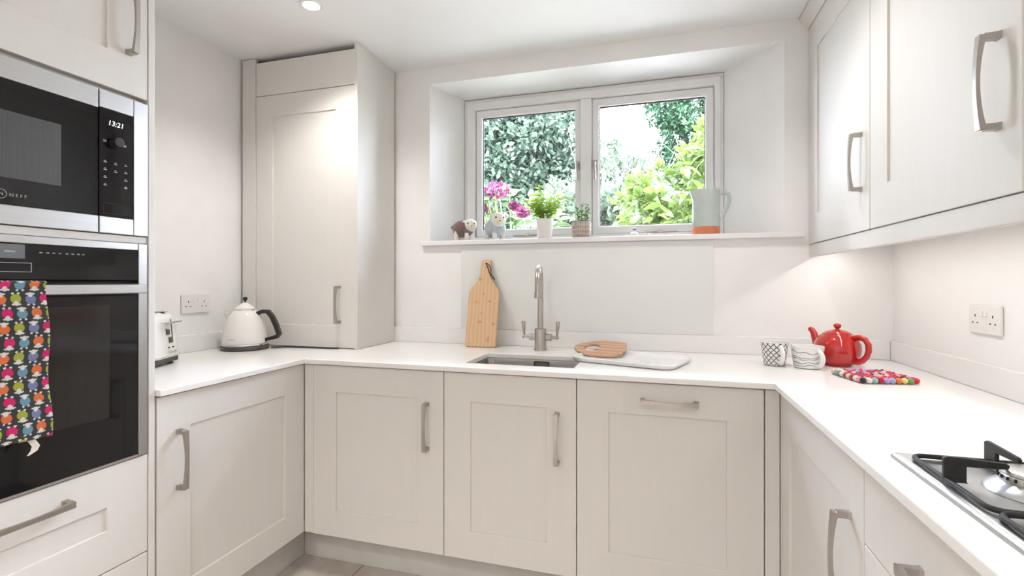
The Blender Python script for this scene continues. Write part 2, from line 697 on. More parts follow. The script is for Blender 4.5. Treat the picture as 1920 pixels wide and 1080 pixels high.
for k in range(5):
    p, q = loops[k], loops[(k + 1) % 5]
    for i in range(4):
        j = (i + 1) % 4
        b.bm.faces.new((p[i], p[j], q[j], q[i]))
wb = b.obj('wall_back', M_wall)
tag(wb, 'white rear wall with a deep splayed window recess', 'wall', kind='structure')

# sill board
sill = B()
sill.prism([(-1.213, 2.372), (.612, 2.372), (.612, YW - .001), (OP[1] - .002, YW - .001), (FR[1] + .001, YG0 + .01),
            (FR[0] - .001, YG0 + .01), (OP[0] + .002, YW - .001), (-1.213, YW - .001)], 1.4125, 1.437)
so = sill.obj('trim_1', M_pvc, bevel=.004)
tag(so, 'white window sill board running below the window', 'sill', kind='structure')

# window: outer frame, mullion, two sashes with panes, handles and stays
win = thing('window_1', 'white two-pane casement window with metal latches', 'window', ((FR[0] + FR[1]) / 2, YG0, 1.437), kind='structure')
fw = .064


def xzring(b, o0, o1, y0, y1):
    """rectangular frame lying in the x-z plane"""
    M = basis((0, 0, 0), (1, 0, 0), (0, 0, 1), (0, 1, 0))
    r = lambda q: [(q[0], q[2]), (q[1], q[2]), (q[1], q[3]), (q[0], q[3])]
    b.ring(r(o0), r(o1), y0, y1, M)
    return b


ZF0 = 1.437
xzring(B(), (FR[0] + .0005, FR[1] - .0005, ZF0, FR[3] - .003), (-1.017, .286, 1.478, 2.224), YG0, YG1).obj('frame', M_pvc, win, bevel=.006)
xzring(B(), (-1.064, .316, ZF0 + .002, 2.266), (-1.017, .286, 1.478, 2.224), YG0 - .012, YG0 + .004).obj('frame_moulding', M_pvc, win, bevel=.005)
B().box(-.400, -.339, YG0 - .010, YG1 - .002, 1.478, 2.224).obj('mullion', M_pvc, win, bevel=.005)
for (a0, a1, g0, g1) in ((-1.017, -.400, -.979, -.431), (-.339, .286, -.299, .243)):
    s_ = xzring(B(), (a0 + .001, a1 - .001, 1.479, 2.223), (g0, g1, 1.524, 2.180), YG0 + .012, YG0 + .050).obj('sash', M_pvc, win, bevel=.006)
    xzring(B(), (g0 - .004, g1 + .004, 1.521, 2.184), (g0 + .003, g1 - .003, 1.528, 2.176), YG0 + .030, YG0 + .042).obj('glazing_gasket', M_dark, s_)
    B().box(g0 - .003, g1 + .003, YG0 + .033, YG0 + .037, 1.521, 2.183).obj('pane', M_glass, s_)
for hx in (-.415, -.320):
    hb = B().box(hx - .010, hx + .010, YG0 - .002, YG0 + .013, 1.835, 1.885)
    hb.cyl((hx, YG0 + .01, 1.865), (hx, YG0 - .026, 1.865), .008, n=12)
    hb.tube([(hx, YG0 - .028, 1.868), (hx, YG0 - .030, 1.84), (hx + .002, YG0 - .026, 1.80), (hx + .002, YG0 - .02, 1.775)], [.007, .006, .005, .006], 8)
    hb.obj('latch', M_nickel, win, smooth=True)
for hx in (-.70, .02):
    sb = B().box(hx - .085, hx + .085, YG0 - .004, YG0 + .006, 1.482, 1.489)
    sb.box(hx - .012, hx + .012, YG0 - .012, YG0, 1.478, 1.494)
    sb.obj('stay_bar', M_nickel, win, bevel=.001)


# ------------------------------------------------------------------ ceiling downlights
def downlight(x, y, label, watts=None):
    t = thing('downlight', label, 'light', (x, y, ZC), group='recessed ceiling downlights')
    B().lathe([(.033, -.002), (.033, .0), (.046, .0), (.046, -.004), (.040, -.007), (.032, -.004)], 32, (x, y, ZC), cap0=False, cap1=False).obj('trim_ring', M_white_pl, t, smooth=True)
    B().lathe([(.0335, -.0015), (.0335, -.0045)], 24, (x, y, ZC)).obj('lens', M_lens, t)
    d = bpy.data.lights.new('downlight_beam', 'SPOT')
    d.energy = watts or LAMP_W
    d.spot_size = math.radians(130)
    d.spot_blend = .8
    d.shadow_soft_size = .04
    d.color = (1.0, .965, .93)
    lo = bpy.data.objects.new('downlight_beam', d)
    COL.objects.link(lo)
    lo.parent = t
    lo.location = (0, 0, -.012)
    return t


downlight(-1.374, 1.715, 'round downlight over the left worktop near the kettle', 38.)
downlight(.20, 1.715, 'round downlight over the right rear worktop corner', 25.)
for bx, side in ((-1.25, 'left'), (-.52, 'middle'), (.20, 'right')):  # unseen lamps added behind the viewer to brighten the whole room
    for by, row in ((-.35, 'first'), (-.95, 'second'), (-1.55, 'third')):
        downlight(bx, by, 'added fill downlight behind the viewer, %s row, %s one' % (row, side))


# ------------------------------------------------------------------ cabinet pieces
_hm = {}


def handle(L=.19):
    """bow handle: local z along its length, standing off towards -y"""
    if L in _hm:
        return _hm[L]
    b = B()
    h = L / 2
    pts, hw, ht = [], [], []
    for y, hwid, hth in ((0, .0085, .0075), (-.006, .0075, .0065), (-.018, .0072, .006), (-.026, .0075, .006)):
        pts.append((0, y, -h + .0075))
        hw.append(hwid)
        ht.append(hth)
    n = 13
    bow = []
    for i in range(n):
        k = i / (n - 1) * 2 - 1
        z = k * (h - .004)
        y = -.0285 - .0075 * (1 - k * k)
        w = .0055 + .0025 * k * k
        bow.append(((0, y, z), w, .0035 + .0022 * k * k))
    b.sweep(pts, hw, ht, (1, 0, 0))
    b.sweep([(p[0], p[1], -p[2]) for p in pts], hw, ht, (1, 0, 0))
    b.sweep([q[0] for q in bow], [q[1] for q in bow], [q[2] for q in bow], (1, 0, 0))
    bmesh.ops.recalc_face_normals(b.bm, faces=b.bm.faces)
    me = bpy.data.meshes.new('handle')
    b.bm.to_mesh(me)
    b.bm.free()
    me.materials.append(M_nickel)
    _hm[L] = me
    return me


def door(parent, name, origin, face, w, h, rail=.11, hand=None, stile=None, t=.02, hlen=.19, recess=.0065, flat=False):
    """shaker front. origin: lower corner of the face (local x=0,z=0), face: '-y','+x','-x'
    hand: (x, z, 'v'|'h') centre of the handle in door coordinates"""
    stile = stile or rail
    rot = {'-y': 0., '+x': PI / 2, '-x': -PI / 2}[face]
    b = B()
    if flat:
        b.box(0, w, 0, t, 0, h)
    else:
        M = basis((0, 0, 0), (1, 0, 0), (0, 0, 1), (0, 1, 0))
        b.ring([(0, 0), (w, 0), (w, h), (0, h)], [(stile, rail), (w - stile, rail), (w - stile, h - rail), (stile, h - rail)], 0, t, M)
    o = b.obj(name, M_cab, None, bevel=.0018)
    o.parent = parent
    o.location = Vector(origin) - OFF[parent]
    o.rotation_euler = (0, 0, rot)
    OFF[o] = Vector((0, 0, 0))
    if not flat:
        B().box(stile - .004, w - stile + .004, recess, t - .003, rail - .004, h - rail + .004).obj('panel', M_cab, o)
    if hand:
        hd = link('handle', handle(hlen), None, o)
        hd.location = (hand[0], 0, hand[1])
        if hand[2] == 'h':
            hd.rotation_euler = (0, PI / 2, 0)
        OFF[hd] = Vector((0, 0, 0))
    return o


def carcass(parent, x0, x1, y0, y1, z0, z1, openside, t=.018):
    """cabinet box with an open front"""
    b = B()
    b.box(x0, x1, y0, y1, z0, z0 + t)
    b.box(x0, x1, y0, y1, z1 - t, z1)
    if openside in ('+x', '-x'):
        b.box(x0, x1, y0, y0 + t, z0 + t, z1 - t)
        b.box(x0, x1, y1 - t, y1, z0 + t, z1 - t)
        bx = x0 if openside == '+x' else x1 - t
        b.box(bx, bx + t, y0 + t, y1 - t, z0 + t, z1 - t)
    else:
        b.box(x0, x0 + t, y0, y1, z0 + t, z1 - t)
        b.box(x1 - t, x1, y0, y1, z0 + t, z1 - t)
        b.box(x0 + t, x1 - t, y1 - t, y1, z0 + t, z1 - t)
    return b.obj('carcass', M_carc, parent)


G = .0015      # half gap between fronts

# rear base run (fronts face the viewer)
BX = [-1.3925, -.7925, -.2745, .3365]
labs = ['base cabinet left of the sink with a tall handle on its right',
        'narrow base cabinet under the sink with a vertical handle',
        'wide appliance front with a horizontal handle on its top rail']
nms = ['base_cabinet', 'base_cabinet', 'integrated_dishwasher']
for i in range(3):
    x0, x1 = BX[i], BX[i + 1]
    t = thing(nms[i], labs[i], 'dishwasher' if i == 2 else 'cabinet', ((x0 + x1) / 2, YF + .3, .15), group='rear base units')
    carcass(t, x0 + .001, x1 - .001, YF + .021, YW - .02, .152, .70 if i == 1 else .868, '-y')
    w = x1 - x0 - 2 * G
    if i < 2:
        door(t, 'door', (x0 + G, YF, DB), '-y', w, DT - DB, hand=(w - .069, .652 - .155, 'v'))
    else:
        door(t, 'door', (x0 + G, YF, DB), '-y', w, DT - DB, stile=.112, hand=(.315, .810 - DB, 'h'))
cp = B().box(XL + .001, BX[0] - .001, YF + .003, YF + .023, DB, DT)
tag(cp.obj('corner_post', M_cab, bevel=.0015), 'thin painted filler strip in the left rear corner of the base units', 'filler strip', 'corner filler strips')
cp = B().box(BX[3] + .002, XR - .001, YF + .003, YF + .023, DB, DT)
tag(cp.obj('corner_post', M_cab, bevel=.0015), 'thin painted filler strip in the right rear corner of the base units', 'filler strip', 'corner filler strips')

# left base
t = thing('base_cabinet', 'base cabinet beside the oven tower below the toaster', 'cabinet', (-1.75, 1.41, .15))
carcass(t, XLW + .02, XL - .021, 1.107, 1.718, .152, .868, '+x')
wl = 1.7525 - 1.1105
door(t, 'door', (XL, 1.1105, DB), '+x', wl, DT - DB, stile=.112, hand=(.069, .662 - DB, 'v'), hlen=.19)

# right base
t = thing('base_cabinet', 'base cabinet on the right next to the hob drawers', 'cabinet', (.66, 1.42, .15))
carcass(t, XR + .021, XRW - .02, 1.094, 1.715, .152, .868, '-x')
w = 1.7525 - 1.0935
door(t, 'door', (XR, 1.7525, DB), '-x', w, DT - DB, hand=(w - .068, .652 - DB, 'v'))
t = thing('drawer_unit', 'drawer unit on the right under the gas hob', 'drawers', (.66, .79, .15))
carcass(t, XR + .021, XRW - .02, .488, 1.090, .152, .86, '-x')
w = .598
door(t, 'drawer', (XR, 1.0905, .7185), '-x', w, DT - .7185, flat=True, hand=(w / 2, .062, 'h'))
door(t, 'drawer', (XR, 1.0905, .4385), '-x', w, .277, hand=(w / 2, .277 - .055, 'h'))
door(t, 'drawer', (XR, 1.0905, DB), '-x', w, .2805, hand=(w / 2, .28 - .055, 'h'))
t = thing('base_cabinet', 'base cabinet on the right at the viewer end of the hob run', 'cabinet', (.66, .2, .15))
carcass(t, XR + .021, XRW - .02, -.05, .486, .152, .868, '-x')
door(t, 'door', (XR, .4855, DB), '-x', .53, DT - DB, hand=(.47, .652 - DB, 'v'))

# plinths
PLX, PLY = -1.512, 1.842
tag(B().box(PLX - .018, PLX, 1.1055, PLY, .0005, .150).obj('plinth', M_plinth, bevel=.001), 'painted plinth board under the left cabinets', 'plinth', 'plinth boards')
tag(B().box(PLX + .001, .4535, PLY, PLY + .018, .0005, .150).obj('plinth', M_plinth, bevel=.001), 'painted plinth board under the sink cabinets', 'plinth', 'plinth boards')
tag(B().box(.455, .473, -.05, PLY, .0005, .150).obj('plinth', M_plinth, bevel=.001), 'painted plinth board under the right hob cabinets', 'plinth', 'plinth boards')

# worktop, one continuous U with a cut-out for the sink
SX0, SX1, SY0, SY1 = -.735, -.298, 1.832, 2.108
xs = [XLW + .001, XL + .02, SX0, SX1, XR - .02, XRW - .001]
ys = [-.05, 1.106, YF - .02, SY0, SY1, YW - .001]


def wkeep(i, j):
    if j >= 2:
        return not (i == 2 and j == 3)
    if i == 0:
        return j == 1
    if i == 4:
        return True
    return False


wt = B().cells(xs, ys, wkeep, WB, WT).obj('worktop', M_quartz, bevel=.0025)
tag(wt, 'white quartz worktop running round three sides of the kitchen', 'worktop')
UT = .9755
o = B().box(XLW + .0165, XRW - .0165, YW - .0155, YW - .0005, WT + .0005, UT).obj('upstand', M_quartz, bevel=.0015)
tag(o, 'white quartz upstand behind the sink under the glass splashback', 'upstand', 'quartz upstands')
o = B().box(XLW + .0005, XLW + .0155, 1.106, YW - .0005, WT + .0005, UT).obj('upstand', M_quartz, bevel=.0015)
tag(o, 'white quartz upstand along the left wall behind the kettle', 'upstand', 'quartz upstands')
o = B().box(XRW - .0155, XRW - .0005, -.05, YW - .0005, WT + .0005, UT).obj('upstand', M_quartz, bevel=.0015)
tag(o, 'white quartz upstand along the right wall below the socket', 'upstand', 'quartz upstands')
o = B().box(-.985, .249, YW - .0075, YW - .0005, UT + .0006, 1.4115).obj('splashback', M_splash, bevel=.001)
tag(o, 'pale grey-green glass splashback between the tap and the window sill', 'splashback')

# ------------------------------------------------------------------ oven tower
YT0, YT1 = .466, 1.104
t = thing('tall_cabinet', 'tall oven tower cabinet at the left edge with door above and drawers below', 'cabinet', (-1.75, .785, 0))
b = B()
b.box(XLW + .001, XL - .001, YT0, .484, .0005, ZC - .002)
for z in (.152, .700, 1.3365, 1.742, 2.345):
    b.box(XLW + .001, XL - .0215, .484, 1.0845, z, z + .0125)
b.box(XLW + .001, XLW + .012, .484, 1.0845, .165, 2.345)
b.obj('carcass', M_carc, t)
B().box(XLW + .001, XL + .001, 1.0845, YT1, .0005, ZC - .002).obj('end_panel', M_cab, t, bevel=.0015)
B().box(XL - .02, XL - .004, .486, 1.083, 1.3305, 1.3495).obj('shelf_edge', M_cab, t)
B().box(PLX - .018, PLX, .485, 1.0835, .0005, .150).obj('plinth_board', M_plinth, t, bevel=.001)
w = .5955
door(t, 'door', (XL, .4865, 1.7535), '+x', w, 2.352 - 1.7535, stile=.11, rail=.106, hand=(w - .055, 1.9575 - 1.7535, 'v'))
door(t, 'drawer', (XL, .4865, .4265), '+x', w, .7115 - .4265, rail=.111, hand=(w / 2, .656 - .4265, 'h'))
door(t, 'drawer', (XL, .4865, DB), '+x', w, .4235 - DB, rail=.09, hand=(w / 2, .2, 'h'))

# microwave
XM = XL + .006
t = thing('microwave', 'built-in microwave with steel bands and black glass door in the oven tower', 'microwave', (-1.6, .785, 1.352))
b = B().box(-1.86, XL - .012, .500, 1.068, 1.3505, 1.7405)
b.obj('body', M_dark, t)
for (ya, yb, za, zb_) in ((.487, .9455, 1.6865, 1.7385), (.487, .9455, 1.3515, 1.3965), (.9485, 1.0375, 1.6905, 1.7385), (.9485, 1.0375, 1.3515, 1.3965)):
    B().box(XL - .012, XM, ya, yb, za, zb_).obj('steel_band', M_steel_h, t, bevel=.0015)
dg = B().box(XL - .012, XM - .001, .487, .9455, 1.3968, 1.6862).obj('door_glass', M_blackglass, t, bevel=.001)
B().box(XM - .0012, XM - .0004, .556, .860, 1.459, 1.6135).obj('door_window', M_mesh, dg)
cpn = B().box(XL - .012, XM - .001, .9485, 1.0375, 1.3968, 1.6902).obj('control_panel', M_blackglass, t, bevel=.001)
B().box(XL - .012, XM, 1.0385, 1.0795, 1.3515, 1.7385).obj('side_trim', M_steel, t, bevel=.0015)
Rx = lambda x, y, z: basis((x, y, z), (0, 1, 0), (0, 0, 1), (1, 0, 0))     # text facing +x
text_mesh('clock_digits', '13:21', .019, M_clock, cpn, Rx(XM + .0002, .9685, 1.6475), shear=.15)
kn = B().cyl((XM - .001, .987, 1.602), (XM + .020, .987, 1.602), .0145, .013, 28)
kn.obj('knob', M_blackplastic, t, bevel=.002, smooth=True)
ic = B()
for cy_, zs in ((.963, (1.545, 1.524, 1.503, 1.482)), (.990, (1.543, 1.522)), (1.017, (1.545, 1.524, 1.503, 1.482))):
    for z in zs:
        ic.box(XM - .0011, XM - .0004, cy_ - .004, cy_ + .004, z - .0012, z + .0012)
        ic.box(XM - .0011, XM - .0004, cy_ - .003, cy_ + .002, z + .003, z + .0045)
for cy_, z in ((.962, 1.602), (1.014, 1.600)):
    ic.box(XM - .0011, XM - .0004, cy_ - .004, cy_ + .004, z - .003, z + .003)
ic.obj('button_icons', M_print, cpn, kind='stuff')
xr = B()
Myz = basis((XM - .0011, 0, 0), (0, 1, 0), (0, 0, 1), (1, 0, 0))
xr.ring([(.957, 1.405), (1.029, 1.405), (1.029, 1.434), (.957, 1.434)], [(.958, 1.406), (1.028, 1.406), (1.028, 1.433), (.958, 1.433)], 0, .0006, Myz)
xr.obj('open_button', M_dark, cpn)
lg = B()
lg.ring([(.742 + .011 * math.cos(a * PI / 12), 1.4205 + .011 * math.sin(a * PI / 12)) for a in range(24)],
        [(.742 + .0098 * math.cos(a * PI / 12), 1.4205 + .0098 * math.sin(a * PI / 12)) for a in range(24)], 0, .0007, Myz)
lg.obj('logo_ring', M_print, dg)
text_mesh('logo_letter', 'N', .012, M_print, dg, Rx(XM - .0004, .7375, 1.4165))
text_mesh('logo_text', 'N E F F', .011, M_print, dg, Rx(XM - .0004, .757, 1.4165))

# oven
t = thing('oven', 'built-in oven with black glass front and steel bar handle below the microwave', 'oven', (-1.6, .785, .715))
B().box(-1.95, XL - .010, .500, 1.068, .716, 1.3290).obj('body', M_dark, t)
B().box(XL - .010, XL + .007, .4870, 1.0500, 1.3095, 1.3285).obj('top_trim', M_steel_h, t, bevel=.0015)
op = B().box(XL - .010, XL + .005, .4870, 1.0500, 1.2235, 1.3092).obj('control_panel', M_blackglass, t, bevel=.001)
B().box(XL + .0042, XL + .0056, .70, .7865, 1.2735, 1.3065).obj('display', M_display, op)
xr = B()
My2 = basis((XL + .0046, 0, 0), (0, 1, 0), (0, 0, 1), (1, 0, 0))
xr.ring([(.690, 1.2415), (.800, 1.2415), (.800, 1.264), (.690, 1.264)], [(.692, 1.243), (.7985, 1.243), (.7985, 1.2625), (.692, 1.2625)], 0, .0008, My2)
xr.obj('badge_outline', M_print, op)
ic = B()
for k, y in enumerate((.818, .832, .845, .858, .873, .886, .899, .91)):
    ic.box(XL + .0048, XL + .0056, y - .003, y + .003, 1.2895 - .0012, 1.2895 + .0012)
ic.box(XL + .0055, XL + .0060, .748, .768, 1.2875, 1.2915)
ic.obj('touch_icons', M_print, op, kind='stuff')
B().box(XL - .010, XL + .004, .4870, 1.0500, 1.1815, 1.2150).obj('door_rail', M_dark, t)
og = B().box(XL - .010, XL + .005, .4870, 1.0500, .7225, 1.1812).obj('door_glass', M_blackglass, t, bevel=.001)
B().box(XL + .0044, XL + .0054, .60, .974, .848, 1.155).obj('door_window', mat('oven_inner_window', (.020, .019, .018), .07, noise=.06, nscale=200, stretch=(1, 1, .03)), og)
B().box(XL - .010, XL + .0065, 1.0515, 1.0770, .7155, 1.3285).obj('side_trim', M_steel, t, bevel=.0015)
B().box(XL - .010, XL + .0055, .4870, 1.0500, .7155, .7220).obj('bottom_trim', M_steel_h, t)
hb = B()
XH0, XH1 = XL + .030, XL + .044
hb.box(XH0, XH1, .500, 1.0500, 1.1865, 1.2115)
for y in (.510, 1.030):
    hb.box(XL + .004, XH0, y, y + .02, 1.190, 1.208)
hb.obj('handle', M_steel_h, t, bevel=.003)


# tea towel over the oven handle
def towel():
    W0, W1 = .470, .806
    th = .0022
    front = XH1 + .004
    back = XH0 - .004
    ztop = 1.2115 + .004
    zb = .852
    ny, ns = 330, 400
    Lf = ztop - zb
    cyc = PI * (front - back) / 2
    Lb = .16
    tot = Lf + cyc + Lb
    P = np.zeros((ns + 1, ny + 1, 3))
    C = np.zeros((ns + 1, ny + 1, 3))
    ss = np.linspace(0, tot, ns + 1)
    yy = np.linspace(W0, W1, ny + 1)
    base = np.array([.030, .032, .031])
    cols = {'pink': (.52, .012, .11), 'blue': (.13, .25, .33), 'orange': (.60, .14, .04), 'green': (.31, .33, .035), 'lilac': (.15, .17, .31)}
    rowA = ['pink', 'blue', 'orange', 'green']
    rowB = ['orange', 'green', 'lilac', 'pink']
    pr, pc = .0334, .0271
    for i, s in enumerate(ss):
        if s <= Lf:
            x, z = front, zb + s
        elif s <= Lf + cyc:
            a = (s - Lf) / cyc * PI
            r = (front - back) / 2
            x, z = (front + back) / 2 + r * math.cos(a), ztop + r * .55 * math.sin(a)
        else:
            x, z = back, ztop - (s - Lf - cyc)
        k = max(0., min(1., (ztop - z) / Lf))
        wave = (.0035 * np.sin(yy * 38 + 1.0) + .0025 * np.sin(yy * 71 + z * 9)) * k if s <= Lf else 0 * yy
        P[i, :, 0] = x + np.abs(wave) + (.004 * k if s <= Lf else 0)
        P[i, :, 1] = yy + (.003 * math.sin(z * 30) + .010 * k * (yy - W0) / (W1 - W0) * .6 if s <= Lf else 0)
        P[i, :, 2] = z + (0.010 * k * (yy - W1) / (W1 - W0) * -1 if s <= Lf else 0)
        # flat print of small coloured sheep, rows alternate
        d = (1.2125 - z) if s <= Lf else (1.2125 - ztop - (s - Lf))
        for kk in range(-1, 2):
            rI = math.floor(d / pr + .5) + kk
            dz = d - rI * pr            # positive below the centre
            if abs(dz) > pr * .75:
                continue
            row, sh = (rowA, 0.) if rI % 2 == 0 else (rowB, -.0085)
            u = (yy - .7295 - sh) / pc
            ci = np.floor(u + .5).astype(int)
            du = (u - ci) * pc
            up = ((ci + (0 if rI % 2 else 1)) % 2 == 0)       # head up or head down
            vv = np.where(up, -dz, dz)                        # along head direction
            for n_ in range(4):
                m = (ci % 4 == n_) & ((du / .0098) ** 2 + ((vv + .0008) / .0108) ** 2 < 1)
                C[i, m] = cols[row[n_]]
            head = ((du / .0044) ** 2 + ((vv - .0095) / .0058) ** 2 < 1) | ((du / .0092) ** 2 + ((vv - .0118) / .0025) ** 2 < 1)
            feet = (((np.abs(du) - .0052) / .0025) ** 2 + ((vv + .0130) / .0022) ** 2 < 1)
            C[i, head | feet] = (.60, .585, .555)
    blank = C.sum(axis=2) == 0
    C[blank] = base
    nv = (ns + 1) * (ny + 1)
    idx = np.arange(nv).reshape(ns + 1, ny + 1)
    F = np.stack([idx[:-1, :-1], idx[:-1, 1:], idx[1:, 1:], idx[1:, :-1]], -1).reshape(-1, 4)
    me = bpy.data.meshes.new('cloth')
    me.vertices.add(nv)
    me.vertices.foreach_set('co', (P.reshape(-1, 3) - np.array([XH1, .65, zb])).astype(np.float32).ravel())
    me.loops.add(F.size)
    me.loops.foreach_set('vertex_index', F.astype(np.int32).ravel())
    me.polygons.add(len(F))
    me.polygons.foreach_set('loop_start', np.arange(0, F.size, 4, dtype=np.int32))
    me.polygons.foreach_set('loop_total', np.full(len(F), 4, dtype=np.int32))
    me.update()
    me.validate()
    ca = me.color_attributes.new('print', 'FLOAT_COLOR', 'POINT')
    ca.data.foreach_set('color', np.concatenate([C.reshape(-1, 3), np.ones((nv, 1))], 1).astype(np.float32).ravel())
    me.polygons.foreach_set('use_smooth', np.ones(len(F), dtype=bool))
    tt = thing('tea_towel', 'charcoal tea towel printed with colourful little sheep hanging on the oven handle', 'towel', (XH1, .65, zb))
    o = link('cloth', me, M_towel, tt)
    sm = o.modifiers.new('thickness', 'SOLIDIFY')
    sm.thickness = th
    sm.offset = -1
    tab = B()
    tab.sweep([(XH1 + .004, .770, .862), (XH1 + .006, .776, .848), (XH1 + .008, .782, .836), (XH1 + .006, .779, .825), (XH1 + .002, .770, .816)],
              [.006, .007, .007, .006, .002], [.0008] * 5, (.35, 1, 0))
    tab.obj('hanging_tab', M_fleece_wh, tt, smooth=True)


towel()

# ------------------------------------------------------------------ boiler cupboard standing on the left rear corner
YC = 2.0445
t = thing('wall_cupboard', 'tall cupboard standing on the worktop in the left rear corner', 'cupboard', (-1.72, 2.2, WT))
B().box(-1.9745, -1.393, YC + .022, YW - .017, WT + .0008, 2.325).obj('carcass', M_carc, t)
B().box(XLW + .017, -1.9765, YC - .004, YC + .016, WT + .0008, 2.3655).obj('filler_panel', M_cab, t, bevel=.0012)
B().box(-1.3905, -1.3725, YC - .004, YW - .017, WT + .0008, 2.3690).obj('side_panel', M_cab, t, bevel=.0012)
B().box(-1.9745, -1.3925, YC, YC + .020, 2.1715, 2.3420).obj('top_panel', M_cab, t, bevel=.0012)
w = 1.9745 - 1.3925
door(t, 'door', (-1.9745, YC, WT + .004), '-y', w, 2.1685 - WT - .004, rail=.108, stile=.104, hand=(w - .084, 1.105 - WT, 'v'), hlen=.185)

# ------------------------------------------------------------------ right wall cupboards
t_specs = [(YW - .002, 1.7645, 'wall cupboard on the right next to the window'),
           (1.7625, 1.106, 'wall cupboard on the right nearest the viewer with a large handle')]
ZU0, ZU1 = 1.3815, 2.312
for (ya, yb, lab) in t_specs:
    t = thing('wall_cupboard', lab, 'cupboard', (.8, (ya + yb) / 2, ZU0), group='right wall cupboards')
    carcass(t, XU + .021, XRW - .001, yb, ya, ZU0, ZU1, '-x')
    w = ya - yb - .002
    door(t, 'door', (XU, ya - .001, ZU0 + .001), '-x', w, ZU1 - ZU0 - .002, rail=.122, stile=.115, hand=(w - .062, 1.6035 - ZU0, 'v'))
b = B()
Mx = basis((0, 0, 0), (1, 0, 0), (0, 0, 1), (0, 1, 0))
b.prism([(XU + .022, ZU1 + .001), (XU - .004, ZU1 + .001), (XU - .010, ZU1 + .012), (XU - .036, ZU1 + .046), (XU - .036, ZC - .002), (XU + .022, ZC - .002)], 1.106, YW - .001, Mx)
tag(b.obj('cornice', M_cab, bevel=.001), 'painted cornice along the top of the right wall cupboards', 'cornice')
b = B().box(XU + .004, XU + .022, 1.106, YW - .001, 1.3265, ZU0 - .001)
tag(b.obj('light_pelmet', M_cab, bevel=.002), 'painted light pelmet strip below the right wall cupboards', 'pelmet')
t = thing('strip_light', 'slim strip light hidden under the right wall cupboards', 'light', (.715, 1.75, ZU0))
B().box(.700, .730, 1.15, 2.34, ZU0 - .014, ZU0 - .0005).obj('housing', M_alu, t, bevel=.001)
B().box(.704, .726, 1.155, 2.335, ZU0 - .0155, ZU0 - .0138).obj('diffuser', M_led, t)
d = bpy.data.lights.new('strip_glow', 'AREA')
d.shape = 'RECTANGLE'
d.size = .02
d.size_y = 1.17
d.energy = LED_W
d.color = (1, .98, .95)
lo = bpy.data.objects.new('strip_glow', d)
COL.objects.link(lo)
lo.parent = t
lo.location = (0, 0, -.018)

# ------------------------------------------------------------------ sink and tap
t = thing('sink', 'undermounted stainless steel sink basin below the tap', 'sink', ((SX0 + SX1) / 2, (SY0 + SY1) / 2, .70))
b = B()
n = 6
lv = []
for (ex, z, r) in ((.022, WB - .001, .03), (-.001, WB - .001, .028), (-.003, WB - .015, .030), (-.012, .735, .040), (-.035, .715, .05), (-.12, .712, .02)):
    lv.append([b.bm.verts.new((p[0], p[1], z)) for p in rrect(SX0 - ex, SX1 + ex, SY0 - ex, SY1 + ex, r, n)])
for k in range(len(lv) - 1):
    m_ = len(lv[k])
    for i in range(m_):
        j = (i + 1) % m_
        b.bm.faces.new((lv[k][i], lv[k][j], lv[k + 1][j], lv[k + 1][i]))
b.bm.faces.new(lv[-1])
so = b.obj('basin', M_sink, t, smooth=True)
md = so.modifiers.new('thickness', 'SOLIDIFY')
md.thickness = .0012
md.offset = 1
cx = -.484
ov = B()
Mo = basis((cx, SY1 - .0055, .853), (1, 0, 0), (0, 0, 1), (0, -1, 0))
ov.ring(rrect(-.034, .034, -.016, .016, .003, 3), rrect(-.031, .031, -.013, .013, .002, 3), -.002, .004, Mo)
ov.obj('overflow_frame', M_dark, t)
ov = B()
ov.prism(rrect(-.030, .030, -.012, .012, .002, 3), -.002, .0035, Mo)
ov.obj('overflow_plate', M_sink, t)
B().lathe([(.0, .7125), (.040, .7125), (.043, .7135), (.046, .7125)], 28, ((SX0 + SX1) / 2, (SY0 + SY1) / 2, 0)).obj('drain', M_chrome, t, smooth=True)

TX, TY = -.528, 2.272
t = thing('tap', 'brushed nickel swan-neck mixer tap with two lever handles', 'tap', (TX, TY, WT))
b = B().lathe([(.031, .0006), (.031, .008), (.0275, .012), (.0275, .085), (.0275, .098), (.026, .102), (.018, .104), (.015, .104)], 32, (TX, TY, WT))
b.obj('body', M_nickel, t, smooth=True)
pts = [(TX, TY, WT + .10), (TX, TY, WT + .20), (TX, TY, WT + .30)]
R_ = .085
dirx = (.155, -.985)
dl = math.hypot(*dirx)
dx_, dy_ = dirx[0] / dl, dirx[1] / dl
for i in range(1, 13):
    a = PI * i / 12 * .96
    pts.append((TX + dx_ * R_ * (1 - math.cos(a)), TY + dy_ * R_ * (1 - math.cos(a)), WT + .30 + R_ * 1.05 * math.sin(a)))
e = pts[-1]
pts.append((e[0] + dx_ * -.002, e[1] - dy_ * .002, e[2] - .025))
pts.append((e[0] + dx_ * -.004, e[1] - dy_ * .004, e[2] - .045))
B().tube(pts, [.0135] * 14 + [.0135, .0135, .0135][:len(pts) - 14], 18).obj('spout', M_nickel, t, smooth=True)
e = Vector(pts[-1])
B().cyl(e + Vector((0, 0, .012)), e + Vector((0, 0, -.014)), .0155, n=20).obj('aerator', M_nickel, t, bevel=.001, smooth=True)
